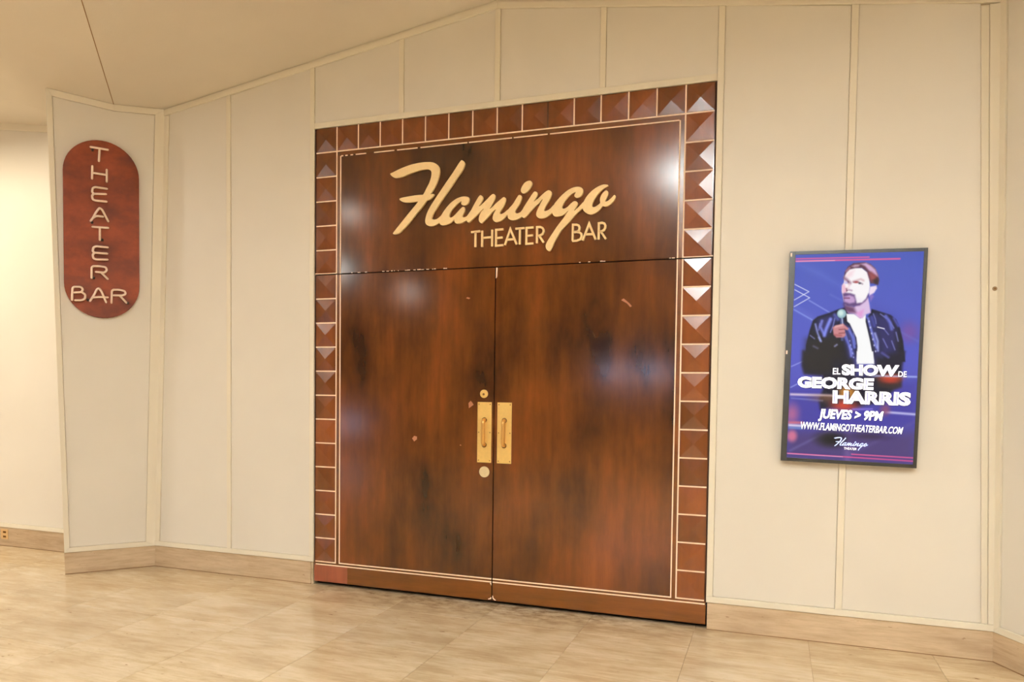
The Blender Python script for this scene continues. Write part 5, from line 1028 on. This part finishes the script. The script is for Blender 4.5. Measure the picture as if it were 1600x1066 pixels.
chip(d1, [(-0.022, 0.030), (-0.004, 0.036), (-0.004, 0.048), (-0.012, 0.040), (-0.024, 0.036)])
chip(d2, [(0.004, 0.058), (0.009, 0.056), (0.011, 0.044), (0.030, 0.030), (0.022, 0.028), (0.006, 0.040)])
chip(d2, [(0.004, ZT6 - 0.072), (0.011, ZT6 - 0.062), (0.014, ZT6 - 0.006), (0.005, ZT6 - 0.005)])
chip(d1, [(-0.014, KICK - 0.007), (-0.004, KICK - 0.006), (-0.004, KICK - 0.022)])
for dd, pts in ((d1, [(-0.175, 1.285), (-0.160, 1.300), (-0.150, 1.290), (-0.140, 1.275), (-0.158, 1.262), (-0.172, 1.252)]),
                (d1, [(-0.575, 1.045), (-0.560, 1.062), (-0.540, 1.058), (-0.540, 1.040), (-0.560, 1.025)]),
                (d1, [(-0.20, 1.955), (-0.19, 1.962), (-0.17, 1.955), (-0.18, 1.948)]),
                (d1, [(-0.235, 1.012), (-0.226, 1.018), (-0.222, 1.008)]),
                (d2, [(0.80, 1.915), (0.815, 1.925), (0.85, 1.895), (0.865, 1.878), (0.855, 1.872), (0.835, 1.895)])):
    put('scuff', prism_mesh('scuff', pts, lambda u, v, q: Vector((u, YF0 - q, v)), -0.0005, 0.0003), MAT['scuff'], dd)

# ------------------------------------------------------------------ lettering on the transom
ds = empty('door_sign', (0.0, YF0, 2.55))
tag(ds, 'raised cream cursive word and thin capitals mounted above the double doors', 'sign')
loops = SCRIPT_OUTLINES


def outline_mesh(name, loops, depth0, depth1, bev, to3d):
    """closed outlines (u, v) filled as a curve with holes, then turned into a mesh"""
    cu = bpy.data.curves.new(name, 'CURVE')
    cu.dimensions = '2D'; cu.fill_mode = 'BOTH'
    cu.extrude = (depth1 - depth0) / 2 - bev
    cu.bevel_depth = bev; cu.bevel_resolution = 1
    cu.offset = -bev
    for L in loops:
        sp = cu.splines.new('POLY')
        sp.points.add(len(L) - 1)
        for q, (x, y) in zip(sp.points, L):
            q.co = (x, y, 0, 1)
        sp.use_cyclic_u = True
    o = bpy.data.objects.new(name, cu); COL.objects.link(o)
    dg = bpy.context.evaluated_depsgraph_get()
    me = bpy.data.meshes.new_from_object(o.evaluated_get(dg))
    bpy.data.objects.remove(o)
    mid = (depth0 + depth1) / 2
    for v in me.vertices:
        v.co = to3d(v.co.x, v.co.y, v.co.z + mid)
    me.materials.clear()
    return me


put('script_word', outline_mesh('script_word', loops, 0.003, 0.020, 0.0012, lambda u, v, d: Vector((u, YF0 - d, v))), MAT['letter'], ds)
for nm, strokes in SMALL_LETTERS:
    parts = [ribbon(s, 0.0062, 0.002, 0.014, lambda u, v, d: Vector((u, YF0 - d, v))) for s in strokes]
    put('letter_' + nm, mesh_from('letter', *join(parts)), MAT['letter'], ds)

# ------------------------------------------------------------------ red vertical sign on the pier
SO, SU, SV, SN = Vector((-2.8953, -0.3282, 2.4857)), PL.u, PL.v, PL.n
s3 = lambda u, v, d: SO + SU * u + SV * v + SN * d      # d = 0 is the face of the board
ws = empty('wall_sign', SO - SV * 0.636 - SN * 0.03)
tag(ws, 'rust red vertical sign with rounded ends and unlit neon tube capitals', 'sign')
pts = []
R_, cu_, T_, B_ = 0.238, 0.006, 0.622, -0.632
for i in range(25):
    a = math.pi * i / 24
    pts.append((cu_ + R_ * math.cos(a), T_ - R_ + R_ * math.sin(a)))
for i in range(25):
    a = math.pi + math.pi * i / 24
    pts.append((cu_ + R_ * math.cos(a), B_ + R_ + R_ * math.sin(a)))
put('board', prism_mesh('sign_board', pts, s3, -0.032, 0.0, 0.002), MAT['red_board'], ws)


def smooth_path(s, n=4):
    P = [Vector((a, b)) for a, b in s]
    if len(P) < 3: return P
    out = [P[0]]
    for i in range(1, len(P) - 1):
        a, b, c = P[i - 1], P[i], P[i + 1]
        l = min((a - b).length, (c - b).length) * 0.42
        l = min(l, 0.022)
        p0, p1 = b + (a - b).normalized() * l, b + (c - b).normalized() * l
        for k in range(n + 1):
            t = k / n
            out.append(p0 * (1 - t) ** 2 + b * 2 * t * (1 - t) + p1 * t ** 2)
    out.append(P[-1])
    return out


TR_, TD = 0.0078, 0.022
for nm, strokes in TUBE_LETTERS:
    parts = []
    for s in strokes:
        parts.append(tube_mesh('t', [s3(q.x, q.y, TD) for q in smooth_path(s)], TR_, 8))
    o = put('letter_' + nm, mesh_from('tube_letter', *join(parts), True), MAT['tube'], ws)
    # clear supports holding the tube off the board
    s0 = strokes[0]
    q = ((s0[0][0] + s0[1][0]) / 2, (s0[0][1] + s0[1][1]) / 2)
    v_, f_ = tube_mesh('s', [s3(q[0], q[1], 0.0), s3(q[0], q[1], TD - 0.002)], 0.0045, 6)
    put('tube_support', mesh_from('tube_support', v_, f_), MAT['tube'], o)
for u_, v_ in TUBE_ENDS:
    a, f = tube_mesh('c', [s3(u_, v_, -0.001), s3(u_, v_, 0.018)], 0.0092, 10)
    put('end_cap', mesh_from('end_cap', a, f), MAT['cap'], ws)

# ------------------------------------------------------------------ digital poster screen on the right
SW, SH, SDP = 0.668, 1.142, 0.056
sc = empty('display_screen', (2.058, -0.012, 1.5680))
sc.rotation_euler = (0, math.radians(1.05), 0)
tag(sc, 'black framed portrait screen showing a blue show poster of a man with microphone', 'screen')


def sput(name, me, mat=None):
    if mat is not None: me.materials.append(mat)
    o = bpy.data.objects.new(name, me); COL.objects.link(o); o.parent = sc
    return o


yf = -SDP
sput('casing', box_mesh('screen_casing', (-SW / 2, yf + 0.008, -SH / 2), (SW / 2, 0.0, SH / 2), 0.003), MAT['black'])
AX0, AX1, AZ0, AZ1 = -0.304, 0.316, -0.552, 0.553
for nm, a, b2 in (('bezel', (-SW / 2, -SH / 2), (AX0, SH / 2)), ('bezel', (AX1, -SH / 2), (SW / 2, SH / 2)),
                  ('bezel', (AX0, AZ1), (AX1, SH / 2)), ('bezel', (AX0, -SH / 2), (AX1, AZ0))):
    sput(nm, box_mesh('screen_bezel', (a[0], yf, a[1]), (b2[0], yf + 0.009, b2[1]), 0.0008), MAT['black'])
for x, z in ((-0.326, 0.553), (-0.327, 0.024)):
    sput('sticker', box_mesh('bezel_sticker', (x - 0.004, yf - 0.0008, z - 0.010), (x + 0.004, yf + 0.001, z + 0.010), 0.0003), MAT['tube'])

GW, GH = 200.0, 326.0           # units of the picture on the screen


def lin(c):
    c = np.asarray(c, float) / 255.0
    return np.where(c <= 0.04045, c / 12.92, ((c + 0.055) / 1.055) ** 2.4)


def paint_screen(nx, ny):
    U, V = np.meshgrid(np.linspace(0, GW, nx), np.linspace(0, GH, ny))
    t = (V / GH)[..., None]
    img = np.where(t < 0.5, (1 - t * 2) * np.array((74, 92, 192.)) + t * 2 * np.array((88, 92, 204.)),
                   (2 - t * 2) * np.array((88, 92, 204.)) + (t * 2 - 1) * np.array((76, 66, 150.)))

    def seg_d2(ax, ay, bx, by):
        dx, dy = bx - ax, by - ay
        k = np.clip(((U - ax) * dx + (V - ay) * dy) / max(dx * dx + dy * dy, 1e-9), 0, 1)
        return (U - ax - k * dx) ** 2 + (V - ay - k * dy) ** 2

    for it in SCREEN_ART:
        kind, pts, col, soft, al = it[:5]
        if kind == 'P':
            d2 = None; ins = np.zeros(U.shape, bool)
            n = len(pts)
            for i in range(n):
                (ax, ay), (bx, by) = pts[i], pts[(i + 1) % n]
                q = seg_d2(ax, ay, bx, by)
                d2 = q if d2 is None else np.minimum(d2, q)
                if ay != by:
                    ins ^= ((ay > V) != (by > V)) & (U < (bx - ax) * (V - ay) / (by - ay) + ax)
            sd = np.sqrt(d2) * np.where(ins, -1, 1)
        elif kind == 'L':
            d2 = None
            for (ax, ay), (bx, by) in zip(pts[:-1], pts[1:]):
                q = seg_d2(ax, ay, bx, by)
                d2 = q if d2 is None else np.minimum(d2, q)
            sd = np.sqrt(d2) - it[5] / 2
        else:
            rx, ry = it[5], it[6]
            k = np.sqrt(((U - pts[0][0]) / rx) ** 2 + ((V - pts[0][1]) / ry) ** 2)
            sd = (k - 1) * min(rx, ry)
        x = np.clip(0.5 - sd / (2 * soft), 0, 1)
        m_ = (x * x * (3 - 2 * x) * al)[..., None]
        img = img * (1 - m_) + np.array(col, float) * m_
    return lin(img)


nx, ny = 241, 393
px = paint_screen(nx, ny)
xs = np.linspace(AX0, AX1, nx); zs = np.linspace(AZ1, AZ0, ny)
vs = np.zeros((ny, nx, 3)); vs[..., 0] = xs[None, :]; vs[..., 1] = yf + 0.0022; vs[..., 2] = zs[:, None]
idx = np.arange(nx * ny).reshape(ny, nx)
quads = np.stack([idx[:-1, :-1], idx[1:, :-1], idx[1:, 1:], idx[:-1, 1:]], -1).reshape(-1, 4)
me = bpy.data.meshes.new('screen_picture')
me.vertices.add(nx * ny); me.vertices.foreach_set('co', vs.ravel())
me.loops.add(quads.size); me.loops.foreach_set('vertex_index', quads.ravel())
me.polygons.add(len(quads)); me.polygons.foreach_set('loop_start', np.arange(0, quads.size, 4))
me.update(calc_edges=True)
att = me.color_attributes.new('picture', 'FLOAT_COLOR', 'POINT')
att.data.foreach_set('color', np.concatenate([px.reshape(-1, 3), np.ones((nx * ny, 1))], 1).ravel())
m, nt, b = new_mat('lit_screen')
at = nt.nodes.new('ShaderNodeVertexColor'); at.layer_name = 'picture'
nt.links.new(at.outputs[0], b.inputs['Emission Color'])
b.inputs['Emission Strength'].default_value = 0.68
b.inputs['Base Color'].default_value = (0.004, 0.004, 0.005, 1)
b.inputs['Roughness'].default_value = 0.5
b.inputs['Specular IOR Level'].default_value = 0.12
sput('picture', me, m)

MAT['lit_white'] = flat_mat('lit_screen_white', (0.95, 0.95, 1.0, 1), 0.4, 0, 0.80)
MAT['lit_white'].node_tree.nodes['Principled BSDF'].inputs['Base Color'].default_value = (0.01, 0.01, 0.01, 1)
MAT['lit_shadow'] = flat_mat('lit_screen_shadow', srgb(26, 20, 44), 0.4, 0, 0.72)
MAT['lit_blue'] = flat_mat('lit_screen_pale_blue', srgb(186, 204, 255), 0.4, 0, 0.72)
MAT['lit_dot'] = flat_mat('lit_screen_dots', srgb(132, 130, 178), 0.4, 0, 0.72)


def screen_pt(u, v, d):
    return Vector((AX0 + (AX1 - AX0) * u / GW, yf + 0.0022 - d, AZ1 + (AZ0 - AZ1) * v / GH))


def text_mesh(text, quad, off, d, shift=(0, 0)):
    cu = bpy.data.curves.new('text', 'FONT')
    cu.body = text; cu.offset = off; cu.resolution_u = 3
    cu.fill_mode = 'FRONT'
    o = bpy.data.objects.new('text', cu); COL.objects.link(o)
    dg = bpy.context.evaluated_depsgraph_get()
    me = bpy.data.meshes.new_from_object(o.evaluated_get(dg))
    bpy.data.objects.remove(o)
    co = np.array([v.co[:2] for v in me.vertices])
    lo, hi = co.min(0), co.max(0)
    TL, TRq, BR, BL = [np.array(q, float) for q in quad]
    for v, c in zip(me.vertices, co):
        s_, t_ = (c - lo) / (hi - lo)
        p_ = (TL * (1 - s_) + TRq * s_) * t_ + (BL * (1 - s_) + BR * s_) * (1 - t_)
        v.co = screen_pt(p_[0] + shift[0], p_[1] + shift[1], d)
    me.materials.clear()
    return me


for text, quad, kw in SCREEN_TEXT:
    nm = 'poster_text'
    big = kw['off'] > 0.05
    sput('poster_text_shadow', text_mesh(text, quad, kw['off'] + (0.022 if big else 0.01), 0.0002, (0.8, 1.0)), MAT['lit_shadow'])
    sput(nm, text_mesh(text, quad, kw['off'] + (0 if big else 0.012), 0.0004), MAT['lit_white'])
    if big:
        q4 = np.array(quad, float); c4 = q4.mean(0)
        sput('poster_text_dots', text_mesh(text, list(c4 + (q4 - c4) * np.array((0.965 if text != 'SHOW' else 0.955, 0.80))), -0.028, 0.0006), MAT['lit_dot'])

# the small cursive word at the foot of the poster
allp = np.array([p_ for L in SCRIPT_OUTLINES for p_ in L])
lo, hi = allp.min(0), allp.max(0)
lg = [[(76 + 54 * (x - lo[0]) / (hi[0] - lo[0]), 309 - 20 * (z - lo[1]) / (hi[1] - lo[1])) for x, z in L] for L in SCRIPT_OUTLINES]
sput('poster_logo', outline_mesh('poster_logo', lg, 0.0, 0.0, 0.0, lambda u, v, d: screen_pt(u, v, 0.0004)), MAT['lit_blue'])

# ------------------------------------------------------------------ small fittings
pg = put('wall_plug', disc_mesh('wall_plug', 0.011, 0.003, 0.0005, 16, 0.001), flat_mat('grey_plug', srgb(150, 122, 86), 0.5), None, (2.716, -0.022, 1.918))
tag(pg, 'small round grey plug in the corner post right of the screen', 'plug')
put('screw', disc_mesh('plug_screw', 0.0045, 0.001, 0, 10, 0.0003), MAT['screw'], pg, (0, -0.0034, 0))
ot = empty('wall_outlet', (-4.43, FY - 0.012, 0.06))
tag(ot, 'small brass outlet set in the baseboard beyond the red sign', 'outlet')
put('cover', box_mesh('outlet_cover', (-4.478, FY - 0.0155, 0.058), (-4.395, FY - 0.012, 0.142), 0.001), flat_mat('outlet_cover', srgb(214, 176, 122), 0.4), ot)
for z in (0.080, 0.118):
    put('socket', box_mesh('outlet_socket', (-4.452, FY - 0.0168, z - 0.008), (-4.418, FY - 0.0150, z + 0.008), 0.0006), MAT['screw'], ot)
